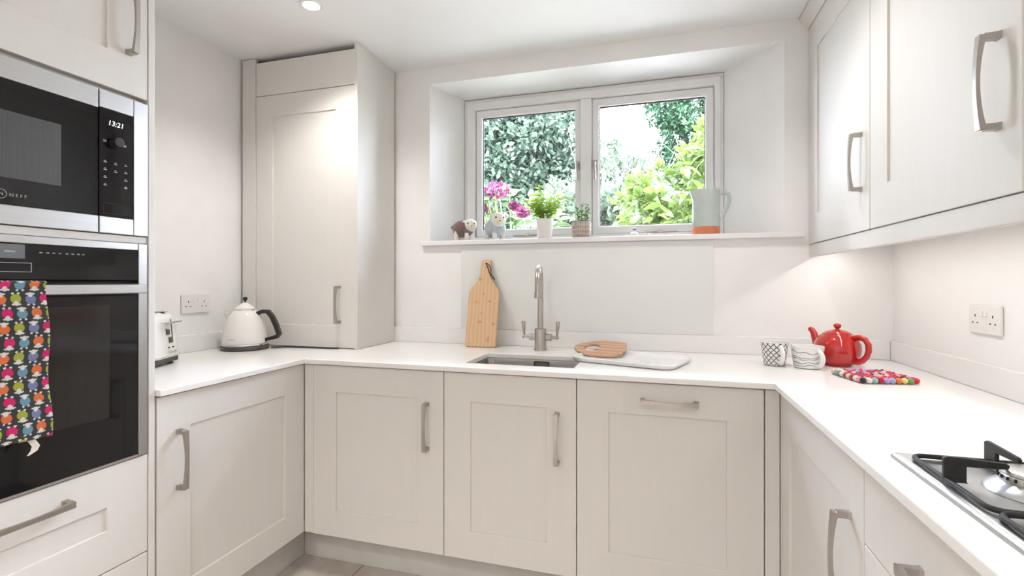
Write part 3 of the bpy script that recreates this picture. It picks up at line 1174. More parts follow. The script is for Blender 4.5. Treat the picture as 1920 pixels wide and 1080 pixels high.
for s in (-1, 1):
    b = B()
    b.cyl((TX + s * .024, TY, WT + .062), (TX + s * .052, TY, WT + .062), .0165, n=20)
    b.cyl((TX + s * .052, TY, WT + .062), (TX + s * .078, TY, WT + .062), .008, n=14)
    b.sphere((TX + s * .080, TY, WT + .062), .0095, 14, 8)
    h_ = b.obj('valve', M_nickel, t, smooth=True)
    B().tube([(TX + s * .080, TY, WT + .066), (TX + s * .081, TY, WT + .085), (TX + s * .083, TY, WT + .115), (TX + s * .084, TY, WT + .134), (TX + s * .084, TY, WT + .137)],
             [.005, .0062, .0092, .0102, .0085], 14).obj('lever', M_nickel, h_, smooth=True)

# ------------------------------------------------------------------ hob
HX0, HX1, HY0, HY1 = .416, .918, .495, 1.072
t = thing('gas_hob', 'stainless steel gas hob with black pan supports on the right worktop', 'hob', ((HX0 + HX1) / 2, (HY0 + HY1) / 2, WT))
b = B()
lv = []
for (ins, z, r) in ((0, WT + .0006, .006), (0, WT + .004, .006), (.003, WT + .008, .006), (.012, WT + .0085, .01), (.030, WT + .0075, .02), (.036, WT + .004, .02), (.06, WT + .004, .02)):
    lv.append([b.bm.verts.new((p[0], p[1], z)) for p in rrect(HX0 + ins, HX1 - ins, HY0 + ins, HY1 - ins, r, 5)])
for k in range(len(lv) - 1):
    for i in range(len(lv[k])):
        j = (i + 1) % len(lv[k])
        b.bm.faces.new((lv[k][i], lv[k][j], lv[k + 1][j], lv[k + 1][i]))
b.bm.faces.new(lv[-1])
b.obj('tray', mat('hob_steel', (.55, .56, .57), .36, metal=1., noise=.04, nscale=40, bump=.03, bscale=150, stretch=(1, 10, 1)), t, smooth=True)
cent = [(.548, .930), (.786, .930), (.548, .700), (.786, .700)]
for (cx, cy) in cent:
    k = .9 if (cx, cy) == cent[1] else 1.
    bb = B().lathe([(.060, .0045), (.058, .008), (.050, .014), (.042, .018), (.040, .020)], 36, (cx, cy, WT)).obj('burner_bowl', MATS['hob_steel'], t, smooth=True)
    B().lathe([(.036 * k, .016), (.040 * k, .018), (.041 * k, .026), (.038 * k, .030)], 36, (cx, cy, WT)).obj('burner_ring', M_alu, bb, smooth=True)
    nb = B()
    for i in range(24):
        a = 2 * PI * i / 24
        nb.box(cx + .0412 * k * math.cos(a) - .0012, cx + .0412 * k * math.cos(a) + .0012, cy + .0412 * k * math.sin(a) - .0012, cy + .0412 * k * math.sin(a) + .0012, WT + .024, WT + .029)
    nb.obj('flame_slots', M_dark, bb)
    B().lathe([(.0, .030), (.038 * k, .030), (.039 * k, .032), (.037 * k, .036), (.030 * k, .0375), (.0, .038)], 36, (cx, cy, WT)).obj('burner_cap', M_alu, bb, smooth=True)
    # pan support: rod frame with four upright fingers
    ps = B()
    hs = .112
    loop = [(p[0], p[1], WT + .0135) for p in rrect(cx - hs, cx + hs, cy - hs, cy + hs, .02, 5)]
    ps.tube(loop, .0044, 8, closed=True)
    for (ax, ay) in ((-1, 0), (1, 0), (0, 1), (0, -1)):
        ex = Vector((ax, ay, 0))
        side = Vector((-ay, ax, 0))
        Mf = basis(Vector((cx, cy, WT)) - side * .003, ex, (0, 0, 1), side)
        ps.prism([(hs + .004, .010), (hs + .004, .047), (hs - .002, .050), (.036, .046), (.032, .043), (.034, .037), (hs - .026, .036), (hs - .026, .012), (hs - .029, .010)], 0, .006, Mf)
    ps.obj('pan_support', M_iron, t, bevel=.0012)
for i in range(4):
    kx = .47 + i * .13
    B().lathe([(.021, .0045), (.021, .020), (.019, .024), (.0, .0245)], 28, (kx, .546, WT)).obj('knob', M_blackplastic, t, smooth=True)


# ------------------------------------------------------------------ double sockets
def socket(loc, face, label):
    t = thing('double_socket', label, 'socket', loc, {'+x': PI / 2, '-x': -PI / 2}[face], group='double wall sockets', local=True)
    B().box(-.073, .073, -.0095, -.0005, -.043, .043).obj('faceplate', M_socket, t, bevel=.003)
    for s in (-1, 1):
        h_ = B()
        h_.box(s * .041 - .002, s * .041 + .002, -.0099, -.0088, .006, .0135)
        for q in (-1, 1):
            h_.box(s * .041 + q * .011 - .003, s * .041 + q * .011 + .003, -.0099, -.0088, -.0135, -.0095)
        h_.obj('pin_holes', M_dark, t)
        r = B()
        r.box(s * .010 - .0055, s * .010 + .0055, -.0125, -.0085, .008, .024)
        r.obj('switch', M_white_pl, t, bevel=.0015)
        B().cyl((s * .030 * 2, -.0092, .0), (s * .030 * 2, -.0102, .0), .003, n=10).obj('screw', M_socket, t)
    return t


socket((XLW, 1.782, 1.1175), '+x', 'white double socket on the left wall above the kettle and toaster')
socket((XRW, 1.799, 1.1065), '-x', 'white double socket on the right wall beyond the teapot')

# ------------------------------------------------------------------ kettle
KX, KY = -1.905, 1.905
t = thing('kettle', 'cream dome kettle with black angular handle on the left worktop', 'kettle', (KX, KY, WT), math.radians(20), local=True)
B().lathe([(.100, .0006), (.104, .004), (.104, .018), (.100, .022), (.0, .022)], 48).obj('power_base', M_grey_pl, t, smooth=True)
B().lathe([(.098, .0225), (.102, .024), (.102, .030), (.099, .032)], 48).obj('chrome_band', M_chrome, t, smooth=True)
kb = B()
kb.lathe([(.098, .0325), (.099, .045), (.096, .075), (.090, .105), (.081, .135), (.069, .162), (.056, .180), (.046, .188), (.044, .190)], 48)
body = kb.obj('body', M_cream, t, smooth=True)
B().lathe([(.045, .1895), (.045, .194), (.042, .200), (.033, .209), (.021, .218), (.010, .224), (.0, .226)], 40).obj('lid', M_cream, t, smooth=True)
B().lathe([(.0462, .188), (.0475, .191), (.0462, .194)], 40, cap0=False, cap1=False).obj('lid_ring', M_chrome, t, smooth=True)
B().lathe([(.004, .224), (.004, .232), (.0085, .236), (.011, .243), (.009, .250), (.0, .253)], 20).obj('lid_knob', M_blackplastic, t, smooth=True)
sp = B()
Ms = Matrix.Identity(4)
sp.prism([(-.060, -.021), (-.060, .021), (-.086, .012), (-.104, 0), (-.086, -.012)], .162, .180)
sp.bm.verts.ensure_lookup_table()
for v in sp.bm.verts:
    if v.co.z < .17:
        v.co.x = -.078 + (v.co.x + .078) * .15
        v.co.z = .128
        v.co.y *= .6
sp.obj('spout', M_cream, t, bevel=.004, smooth=True)
hb = B()
hp = [(.058, 0, .172), (.083, 0, .182), (.108, 0, .181), (.128, 0, .155), (.147, 0, .112), (.160, 0, .070), (.150, 0, .060), (.122, 0, .052), (.096, 0, .046)]
hb.sweep(hp, [.012, .013, .013, .012, .012, .012, .012, .012, .012], [.008, .009, .010, .010, .010, .010, .010, .008, .008], (0, 1, 0))
hb.obj('handle', M_blackplastic, t, bevel=.003)
text_mesh('badge', "DeLonghi", .010, M_print, t, basis((-.008, -.0985, .052), (.98, .2, 0), (0, -.06, 1), (0.2, -.98, 0)), 'CENTER')
b = B()
ck = [(-1.808, 1.965, WT + .006), (-1.77, 1.99, WT + .0045), (-1.72, 2.006, WT + .004), (-1.65, 2.012, WT + .004), (-1.56, 2.020, WT + .004), (-1.47, 2.028, WT + .004)]
tag(b.tube(ck, .0034, 8).obj('power_cord', M_cord, None, smooth=True), 'thin dark power cord lying behind the kettle', 'cord')

# ------------------------------------------------------------------ toaster (partly behind the oven tower)
t = thing('toaster', 'cream retro toaster tucked behind the oven tower', 'toaster', (-1.930, 1.405, WT), math.radians(24), local=True)
tl, twd = .27, .085    # length towards the room, half width


def rbox(b, x0, x1, hy, z0, z1, r, t0=0., taper=0.):
    n = 8
    rows = []
    for k in range(n + 1):
        a = PI / 2 * k / n
        rows.append((z1 - r + r * math.sin(a), r * (1 - math.cos(a))))
    rows = [(z0, 0)] + rows
    L_ = []
    for z, ins in rows:
        tp = taper * (z - z0) / (z1 - z0)
        L_.append([b.bm.verts.new((p[0], p[1], z)) for p in rrect(x0 + ins + tp, x1 - ins - tp, -hy + ins, hy - ins, .03 - ins * .5, 5)])
    for k in range(len(L_) - 1):
        for i in range(len(L_[k])):
            j = (i + 1) % len(L_[k])
            b.bm.faces.new((L_[k][i], L_[k][j], L_[k + 1][j], L_[k + 1][i]))
    b.bm.faces.new(list(reversed(L_[0])))
    b.bm.faces.new(L_[-1])


b = B()
rbox(b, -.10, .115, twd + .012, .036, .205, .035, taper=.016)
b.obj('body', M_cream, t, smooth=True)
b = B()
b.prism(rrect(-.105, .121, -.101, .101, .03, 5), .030, .036)
b.obj('trim_band', M_chrome, t, bevel=.001)
b = B()
b.prism(rrect(-.10, .115, -.096, .096, .03, 5), .010, .030)
b.obj('base', M_grey_pl, t, bevel=.002)
for fx, fy in ((-.07, -.07), (-.07, .07), (.085, -.07), (.085, .07)):
    B().lathe([(.010, .0006), (.012, .010)], 14, (fx, fy, 0)).obj('foot', M_blackplastic, t)
for fy in (-.035, .035):
    B().box(-.075, .09, fy - .014, fy + .014, .2046, .2056).obj('slot', M_dark, t)
xf = lambda z: .1155 - .016 * (z - .036) / .169
slope = Vector((-.016 / .169, 0, 1)).normalized()


def onface(y0, y1, z0, z1, d0, d1):
    """box lying on the toaster's sloping end face"""
    M = basis((xf(0), 0, 0), (0, 1, 0), slope, (1, 0, .09))
    bb = B()
    bb.prism(rrect(y0, y1, z0, z1, .003, 3), d0, d1, M)
    return bb


for (ya, za) in ((.008, .128), (.022, .096)):
    f_ = onface(ya - .014, ya + .014, za - .014, za + .014, -.003, .003).obj('control_frame', M_chrome, t, bevel=.001)
    onface(ya - .010, ya + .010, za - .010, za + .010, .002, .006).obj('control_key', M_grey_pl, f_, bevel=.001)
onface(.040, .0425, .085, .178, -.003, .0012).obj('lever_slot', M_grey_pl, t)
lv_ = onface(-.04, .082, .160, .168, .004, .022).obj('lever', M_chrome, t, bevel=.003)
for ya in (.010, .038):
    onface(ya - .0028, ya + .0028, .064, .070, -.002, .003).obj('button', M_dark, t)
text_mesh('badge', "DeLonghi", .015, M_print, t, basis((xf(.05) + .0022, .002, .045), (0, 1, 0), tuple(slope), (1, 0, .09)), 'LEFT')

# ------------------------------------------------------------------ chopping board leaning on the splashback
t = thing('chopping_board', 'bamboo paddle chopping board leaning on the splashback', 'board', (-.835, 2.275, WT + .0006), math.radians(1), local=True)
prof = [(.080, 0), (.081, .27), (.078, .285), (.062, .305), (.045, .325), (.034, .345), (.028, .37), (.025, .44), (.020, .446)]
out = [(x, z) for x, z in prof] + [(-x, z) for x, z in reversed(prof)]
tilt = math.radians(13)
Mb = basis((0, 0, .004), (1, 0, 0), (0, math.sin(tilt), math.cos(tilt)), (0, math.cos(tilt), -math.sin(tilt)))
b = B()
b.prism(out, 0, .016, Mb)
b.obj('board', M_bamboo, t, bevel=.0025)
b = B()
cpts = [(0.000, .425, .018), (-.001, .425, -.002), (.008, .412, -.005), (.016, .392, -.005), (.022, .375, -.005), (.028, .372, -.004), (.030, .388, -.003), (.026, .405, -.003), (.014, .420, -.003), (.001, .427, -.003)]
b.tube([Mb @ Vector((p[0], p[1], p[2])) for p in cpts], .0021, 6)
b.tube([Mb @ Vector(p) for p in ((.025, .374, -.005), (.037, .360, -.005), (.054, .338, -.003))], .0025, 6)
b.tube([Mb @ Vector(p) for p in ((.025, .374, -.005), (.030, .357, -.006), (.042, .342, -.004))], .0020, 6)
b.obj('cord_loop', M_cord, t, smooth=True)

# ------------------------------------------------------------------ tray with a wooden serving board
ta = math.radians(-18.7)
t = thing('serving_tray', 'white melamine tray with rounded corners lying right of the sink', 'tray', (-.100, 2.058, WT), ta, local=True)
b = B()
lv = []
for (ins, z, r) in ((.014, .0008, .04), (.006, .004, .048), (0, .018, .055), (.002, .020, .053), (.006, .018, .05), (.014, .008, .045), (.022, .006, .04)):
    lv.append([b.bm.verts.new((p[0], p[1], z)) for p in rrect(-.215 + ins, .215 - ins, -.145 + ins, .145 - ins, r, 8)])
for k in range(len(lv) - 1):
    for i in range(len(lv[k])):
        j = (i + 1) % len(lv[k])
        b.bm.faces.new((lv[k][i], lv[k][j], lv[k + 1][j], lv[k + 1][i]))
b.bm.faces.new(list(reversed(lv[0])))
b.bm.faces.new(lv[-1])
b.obj('tray', M_tray, t, smooth=True)
pr = B()
rr = random.Random(3)
for i in range(16):
    a = rr.uniform(0, 2 * PI)
    q = .05 * math.sqrt(rr.random())
    pr.lathe([(rr.uniform(.004, .010), .0001), (.0, .0002)], 10, (.085 + q * 1.3 * math.cos(a), .0 + q * math.sin(a), .0061), cap0=False)
pr.obj('printed_motif', mat('pale_print', (.66, .65, .68), .4, noise=.05, nscale=80), t)

t = thing('serving_board', 'rounded wooden serving board with an oval hole propped on the white tray', 'board', (-.222, 2.165, WT + .0075), math.radians(-8), local=True)
outer, inner = [], []
n = 40
for i in range(n):
    a = 2 * PI * i / n
    x = .128 * math.cos(a)
    y = .098 * math.sin(a) * (1 + .10 * math.cos(a))
    if x > .088:
        x = .088 + (x - .088) * .25
    outer.append((x, y))
    inner.append((-.046 + .036 * math.cos(a), -.004 + .042 * math.sin(a)))
tl_ = math.radians(11.5)
Mw = basis((0, 0, .0205), (1, 0, 0), (0, math.cos(tl_), math.sin(tl_)), (0, -math.sin(tl_), math.cos(tl_)))
b = B()
b.ring(outer, inner, 0, .010, Mw)
b.obj('board', M_olive, t, bevel=.002)


# ------------------------------------------------------------------ mugs
def mug(name, label, loc, rotz, r0, r1, h, m, seg=44):
    t = thing(name, label, 'mug', loc, rotz, group='patterned mugs', local=True)
    B().lathe([(r0 * .9, .0006), (r0, .003)] + [(r0 + (r1 - r0) * k, .003 + (h - .006) * k) for k in (.14, .28, .42, .56, .7, .84, 1.)], seg, uv=True, cap1=False).obj('body', m, t, smooth=True)
    B().lathe([(r1, h - .003), (r1 + .0006, h - .001), (r1 - .001, h), (r1 - .003, h - .001), (r0 - .002, .008), (0, .007)], seg, cap0=False).obj('liner', M_mugwhite, t, smooth=True)
    hp = []
    for i in range(13):
        a = -1.25 + 2.5 * i / 12
        hp.append((r0 + (r1 - r0) * .5 - .004 + .030 * math.cos(a) * 1.0, 0, h * .5 + h * .36 * math.sin(a)))
    hp[0] = (r0 + (r1 - r0) * .16, 0, hp[0][2])
    hp[-1] = (r0 + (r1 - r0) * .84, 0, hp[-1][2])
    B().tube(hp, .0058, 10, flat=1.5).obj('handle', M_mugwhite, t, smooth=True)
    return t


mug('mug', 'white mug with a black scale pattern left of the striped mug', (.442, 2.120, WT), math.radians(-78), .038, .049, .092, M_mug_scale)
mug('mug', 'white mug with sketchy black lines beside the red teapot', (.548, 2.090, WT), math.radians(-66), .046, .056, .083, M_mug_lines)

# ------------------------------------------------------------------ red teapot
t = thing('teapot', 'glossy red round teapot with ball-knob lid', 'teapot', (.676, 2.185, WT), math.radians(-52), local=True)
B().lathe([(.046, .0006), (.048, .004), (.050, .008), (.066, .022), (.077, .043), (.0800, .064), (.077, .086), (.067, .106), (.054, .119), (.050, .122)], 48).obj('body', M_red, t, smooth=True)
lid = B().lathe([(.0495, .1222), (.0495, .1240), (.040, .1310), (.024, .1370), (.009, .1400), (.0, .1405)], 40).obj('lid', M_red, t, smooth=True)
B().lathe([(.007, .139), (.0065, .143), (.0115, .147), (.0140, .153), (.012, .160), (.0, .164)], 24).obj('lid_knob', M_red, lid, smooth=True)
B().tube([(-.060, .0, .058), (-.080, 0, .074), (-.091, 0, .096), (-.097, 0, .116), (-.106, 0, .129), (-.116, 0, .131)], [.022, .018, .014, .0125, .0115, .0095], 18, flat=.9).obj('spout', M_red, t, smooth=True)
hp = [(.055, 0, .108), (.070, 0, .113), (.088, 0, .116), (.105, 0, .110), (.116, 0, .092), (.117, 0, .070), (.110, 0, .048), (.096, 0, .032), (.080, 0, .024), (.062, 0, .024)]
B().tube(hp, [.009, .0095, .0095, .0095, .0095, .0095, .009, .009, .009, .009], 14, flat=1.35).obj('handle', M_red, t, smooth=True)

# ------------------------------------------------------------------ felt-ball trivet
ta = math.radians(12)
t = thing('felt_trivet', 'square trivet of multicoloured felt balls in front of the teapot', 'trivet', (.692, 1.902, WT), ta, local=True)
fc = [(.60, .03, .10), (.03, .03, .035), (.78, .76, .72), (.24, .48, .42), (.48, .01, .06), (.45, .33, .65), (.33, .42, .62), (.78, .20, .05),
      (.80, .70, .22), (.16, .36, .12), (.66, .03, .03), (.85, .32, .36), (.62, .70, .36), (.38, .04, .08), (.55, .53, .52)]
fm = [mat('felt_%d' % i, c, .95, noise=.12, nscale=300, bump=.6, bscale=500, sheen=.4) for i, c in enumerate(fc)]
front = [1, 2, 3, 4, 5, 6, 7, 8, 9, 10]
left = [1, 11, 2, 13, 12, 0, 2, 9, 5, 12]
ballm = []
for m in fm:
    b = B().sphere((0, 0, 0), .0098, 10, 7)
    me = bpy.data.meshes.new('felt_ball')
    bmesh.ops.recalc_face_normals(b.bm, faces=b.bm.faces)
    b.bm.to_mesh(me)
    b.bm.free()
    for p in me.polygons:
        p.use_smooth = True
    me.materials.append(m)
    ballm.append(me)
rr = random.Random(12)
for i in range(10):
    for j in range(10):
        ci = front[i] if j == 0 else left[j] if i == 0 else rr.choice([0, 4, 10, 11, 13, 1, 14, 2, 0, 10, 13, 5])
        o = link('felt_ball', ballm[ci], None, t)
        o.location = ((i - 4.5) * .0178 + rr.uniform(-.0008, .0008), (j - 4.5) * .0178 + rr.uniform(-.0008, .0008), .0102 + rr.uniform(0, .0012))
        o.scale = (1, 1, 1 + rr.uniform(-.04, .06))

# ------------------------------------------------------------------ things on the sill
ZS = 1.4375
t = thing('jug', 'sage green stoneware jug with terracotta foot on the sill', 'jug', (.222, 2.445, ZS), math.radians(14), local=True)
B().lathe([(.058, .0005), (.061, .002), (.0615, .036)], 44, cap1=False).obj('foot', M_terra, t, smooth=True)
jb = B()
jb.lathe([(.0617, .036), (.0622, .038), (.0612, .10), (.060, .16), (.0605, .205), (.0600, .208), (.058, .206), (.0565, .16), (.057, .03), (0, .012)], 44, cap0=False)
for v in jb.bm.verts:
    if v.co.z > .17 and v.co.x < -.03:
        k = (v.co.z - .17) / .04
        v.co.x -= .016 * k * max(0, 1 - (v.co.y / .03) ** 2)
jb.obj('body', M_sage, t, smooth=True)
hp = [(.056, 0, .188), (.070, 0, .196), (.088, 0, .199), (.102, 0, .190), (.107, 0, .168), (.101, 0, .140), (.088, 0, .112), (.074, 0, .090), (.060, 0, .074)]
B().tube(hp, [.007, .0075, .0075, .0075, .0075, .0072, .007, .007, .0075], 14, flat=1.35).obj('handle', M_sage, t, smooth=True)


def leaf_mesh(name, L, W, m, fold=.25, droop=.2, n=5):
    b = B()
    rows = []
    for i in range(n + 1):
        k = i / n
        w = W * math.sin(PI * min(1, k * .93 + .07)) ** .8 if i < n else .0005
        x = L * k
        z = -droop * L * k * k
        rows.append([b.bm.verts.new((x, s * w / 2, z + abs(s) * fold * w / 2)) for s in (-1, 0, 1)])
    for i in range(n):
        for s in range(2):
            b.bm.faces.new((rows[i][s], rows[i + 1][s], rows[i + 1][s + 1], rows[i][s + 1]))
    me = bpy.data.meshes.new(name)
    b.bm.to_mesh(me)
    b.bm.free()
    for p in me.polygons:
        p.use_smooth = True
    me.materials.append(m)
    return me


def put_leaf(me, parent, pos, d, roll=0., sc=1., name='leaf'):
    o = link(name, me, None, parent)
    d = Vector(d).normalized()
    o.location = pos
    o.rotation_euler = (d.to_track_quat('X', 'Z').to_matrix() @ Matrix.Rotation(roll, 3, 'X')).to_euler()
    o.scale = (sc, sc, sc)
    return o


# herb in the white pot
t = thing('potted_herb', 'feathery light green herb in a plain white pot on the sill', 'plant', (-.546, 2.440, ZS), local=True)
B().lathe([(.034, .0005), (.036, .003), (.0455, .098), (.0455, .100), (.0435, .100), (.040, .084), (0, .084)], 36).obj('pot', M_potwhite, t, smooth=True)
B().lathe([(.0405, .080), (.040, .0865), (0, .088)], 24).obj('soil', M_soil, t)
lm = leaf_mesh('leaflet', .036, .015, M_hgreen, n=3)
rr = random.Random(5)
for i in range(40):
    a = rr.uniform(0, 2 * PI)
    r0 = rr.uniform(.004, .030)
    lean = rr.uniform(.1, .95)
    H = rr.uniform(.10, .175) * (1.1 - .42 * lean)
    pts = []
    for k in range(6):
        f = k / 5
        rad = r0 + 1.18 * lean * H * f ** 1.5
        pts.append((rad * math.cos(a), .75 * rad * math.sin(a), .085 + H * f * (1 - .12 * lean * f)))
    st = B().tube(pts, [.0014, .0013, .0012, .0011, .001, .0007], 5).obj('stem', M_stem, t)
    for k in range(10):
        f = .28 + .72 * k / 9
        q = min(4, int(f * 5))
        p = Vector(pts[q]).lerp(Vector(pts[q + 1]), f * 5 - q)
        da = a + rr.choice((-1, 1)) * rr.uniform(.3, 1.9)
        put_leaf(lm, st, p, (math.cos(da), math.sin(da), rr.uniform(-.2, .8)), rr.uniform(-.7, .7), rr.uniform(.6, 1.2), 'leaflet')

# succulent in the woven pot
t = thing('potted_succulent', 'small dark green plant in a beige woven-texture pot on the sill', 'plant', (-.358, 2.440, ZS), local=True)
B().lathe([(.038, .0005), (.043, .003), (.0475, .020), (.0495, .045), (.0490, .070), (.0475, .080), (.045, .080), (.042, .068), (0, .068)], 40, uv=True).obj('pot', M_weave, t, smooth=True)
B().lathe([(.0425, .064), (.042, .070), (0, .072)], 24).obj('soil', M_soil, t)
lm2 = leaf_mesh('leaf', .034, .014, M_dgreen, n=4, droop=.35)
for i in range(9):
    a = i * 2.4 + rr.uniform(-.3, .3)
    r0 = .010 + .020 * rr.random()
    H = rr.uniform(.055, .105)
    lean = rr.uniform(.05, .38)
    pts = [((r0 + lean * H * f) * math.cos(a), (r0 + lean * H * f) * math.sin(a), .068 + H * f) for f in (0, .33, .66, 1)]
    st = B().tube(pts, [.0022, .002, .0016, .001], 6).obj('stem', M_stem, t)
    for k in range(9):
        f = .15 + .85 * k / 8
        p = Vector(pts[0]).lerp(Vector(pts[3]), f)
        da = a + k * 2.4
        put_leaf(lm2, st, p, (math.cos(da), math.sin(da), .25 + .9 * f), rr.uniform(-.3, .3), .55 + .5 * (1 - f))


# toy sheep
def toy_sheep(label, loc, rotz, fleece, sc=1., headdir=-.5, headz=.075):
    t = thing('toy_sheep', label, 'toy', loc, rotz, group='toy sheep', local=True)
    nz = lambda d: 1 + .035 * math.sin(d.x * 19 + d.y * 7) * math.sin(d.y * 23 + 2) + .03 * math.sin(d.z * 21 + d.x * 11)
    B().sphere((0, 0, .062 * sc), (.056 * sc, .040 * sc, .045 * sc), 40, 26, fn=nz).obj('fleece', fleece, t, smooth=True)
    for lx in (-.030, .026):
        for ly in (-.020, .020):
            B().tube([(lx * sc, ly * sc, .0008), (lx * sc, ly * sc, .004 * sc), (lx * sc, ly * sc, .030 * sc), (lx * .9 * sc, ly * .9 * sc, .05 * sc)],
                     [.0095 * sc, .0115 * sc, .0105 * sc, .012 * sc], 14).obj('leg', M_fleece_wh, t, smooth=True)
    hc = Vector((.044, -.012, headz)) * sc
    hd = B().sphere(hc, (.033 * sc, .031 * sc, .032 * sc), 26, 18).obj('head', M_fleece_wh, t, smooth=True)
    fwd = Vector((math.cos(headdir), math.sin(headdir), -.12)).normalized()
    sd = Vector((-fwd.y, fwd.x, 0)).normalized()
    up = fwd.cross(sd) * -1
    Mr = basis((0, 0, 0), fwd, sd, fwd.cross(sd)).to_3x3().to_4x4()
    B().sphere(hc + fwd * .020 * sc + Vector((0, 0, -.006 * sc)), (.019 * sc, .017 * sc, .016 * sc), 20, 12, M=Mr).obj('muzzle', mat('face_felt', (.74, .66, .52), .95, noise=.05, nscale=150, bump=.4, bscale=250), hd, smooth=True)
    for s in (-1, 1):
        B().sphere(hc + fwd * .0265 * sc + sd * s * .0165 * sc + Vector((0, 0, .0100 * sc)), .0040 * sc, 10, 8).obj('eye', M_eye, hd, smooth=True)
        B().sphere(hc + sd * s * .027 * sc + Vector((0, 0, .016 * sc)) - fwd * .004 * sc, (.007 * sc, .016 * sc, .008 * sc), 14, 8, M=Mr).obj('ear', M_fleece_wh, hd, smooth=True)
    B().sphere(hc + fwd * .0385 * sc + Vector((0, 0, -.004 * sc)), .0026 * sc, 10, 8).obj('nose', M_eye, hd, smooth=True)
    B().sphere((-.053 * sc, 0, .07 * sc), (.012 * sc, .009 * sc, .011 * sc), 14, 10).obj('tail', fleece, t, smooth=True)
    return t


toy_sheep('dark brown toy sheep with a white face at the left end of the sill', (-.986, 2.425, ZS), math.radians(4), M_fleece_br, 1.03, -1.15, .078)
toy_sheep('pale blue-grey toy sheep standing by the left window pane', (-.845, 2.535, ZS), math.radians(-35), M_fleece_gr, 1.22, -.45, .094)

# little figurine lying by the right pane
t = thing('sheep_figurine', 'tiny white and grey animal figurine on the sill under the right pane', 'figurine', (-.105, 2.47, ZS), math.radians(10), local=True)
B().sphere((0, 0, .016), (.022, .013, .011), 20, 12).obj('body', M_mugwhite, t, smooth=True)
B().sphere((.004, 0, .040), (.0095, .008, .0075), 16, 10).obj('head', mat('grey_glaze', (.30, .31, .34), .3, noise=.05, nscale=40), t, smooth=True)
B().tube([(.004, 0, .020), (.004, 0, .036)], .005, 10).obj('neck', M_mugwhite, t, smooth=True)
for s in (-1, 1):
    B().tube([(s * .013, -.006, .0006), (s * .012, -.005, .012)], .0045, 10).obj('leg', M_mugwhite, t, smooth=True)
t = thing('trinket', 'tiny pale pebble-like trinket beside the figurine on the sill', 'ornament', (-.045, 2.46, ZS), local=True)
B().sphere((0, 0, .0105), (.017, .012, .010), 18, 10, fn=lambda d: 1 + .05 * math.sin(d.x * 9)).obj('shell', M_fleece_wh, t, smooth=True)
B().sphere((.004, -.006, .017), (.004, .004, .004), 10, 8).obj('spot', MATS['grey_glaze'], t, smooth=True)


# ------------------------------------------------------------------ garden behind the window
gb = B()
prof = [(2.80, 1.05), (3.6, 1.15), (5.0, 1.35), (7.0, 1.7), (10.0, 2.0), (16.0, 2.2)]
gx = [-12, -6, -3, 0, 3, 6, 12]
rows = [[gb.bm.verts.new((x, y, z)) for x in gx] for y, z in prof] + [[gb.bm.verts.new((x, 16, -.5)) for x in gx], [gb.bm.verts.new((x, 2.80, -.5)) for x in gx]]
for k in range(len(rows)):
    p, q = rows[k], rows[(k + 1) % len(rows)]
    for i in range(len(gx) - 1):
        gb.bm.faces.new((p[i], p[i + 1], q[i + 1], q[i]))
go = gb.obj('garden_ground', M_soilg)
tag(go, 'sloping garden bank outside the window', 'ground', kind='structure')


def foliage(name, m, parent, pts, dirs, size, seed, aspect=.5, fold=.25):
    """many single leaves joined into one mesh"""
    rg = np.random.default_rng(seed)
    n = len(pts)
    L = size * rg.uniform(.6, 1.3, n)[:, None]
    d = dirs / np.linalg.norm(dirs, axis=1)[:, None]
    a = rg.normal(size=(n, 3))
    s = np.cross(d, a)
    s /= np.linalg.norm(s, axis=1)[:, None]
    nn = np.cross(d, s)
    W = L * aspect * .5
    v = np.stack([pts, pts + d * L * .45 + s * W + nn * W * fold, pts + d * L, pts + d * L * .45 - s * W + nn * W * fold], 1)
    me = bpy.data.meshes.new(name)
    off = np.array(OFF.get(parent, Vector((0, 0, 0))))
    me.vertices.add(4 * n)
    me.vertices.foreach_set('co', (v.reshape(-1, 3) - off).astype(np.float32).ravel())
    base = np.arange(n)[:, None] * 4
    F = np.concatenate([base + np.array([[0, 1, 2]]), base + np.array([[0, 2, 3]])], 1).reshape(-1, 3)
    me.loops.add(F.size)
    me.loops.foreach_set('vertex_index', F.astype(np.int32).ravel())
    me.polygons.add(len(F))
    me.polygons.foreach_set('loop_start', np.arange(0, F.size, 3, dtype=np.int32))
    me.polygons.foreach_set('loop_total', np.full(len(F), 3, dtype=np.int32))
    me.update()
    o = link(name, me, m, parent)
    OFF[o] = Vector(off)
    tag(o, kind='stuff')
    return o


def blob(rg, c, r, n, shell=.55):
    d = rg.normal(size=(n, 3))
    d /= np.linalg.norm(d, axis=1)[:, None]
    k = (shell + (1 - shell) * rg.random(n)) ** .6
    return np.array(c) + d * k[:, None] * np.array(r), d


def shrub(name, label, base, blobs, m, size, n, seed, aspect=.5, group=None, droop=-.2, trunk=.05, cat='shrub', bark=None):
    rg = np.random.default_rng(seed)
    t = thing(name, label, cat, base, group=group)
    P, D = [], []
    vol = sum(b_[1][0] * b_[1][2] for b_ in blobs)
    for c, r in blobs:
        k = max(20, int(n * r[0] * r[2] / vol))
        nc = max(5, k // 55)
        cc, cd = blob(rg, c, r, nc, .35)
        per = k // nc
        for q in range(nc):
            p, d = blob(rg, cc[q], [.28 * min(r)] * 3, per, .2)
            P.append(p)
            D.append(d * .8 + rg.normal(size=d.shape) * .6 + np.array([0, -.15, droop]))
    foliage('foliage', m, t, np.concatenate(P), np.concatenate(D), size, seed + 1, aspect)
    w = B()
    b0 = Vector(base)
    for c, r in blobs:
        e_ = Vector(c)
        w.tube([b0, b0.lerp(e_, .5) + Vector((.03, 0, .05)), e_], [trunk, trunk * .6, trunk * .25], 8)
    w.obj('branches', bark or M_bark, t, smooth=True)
    return t


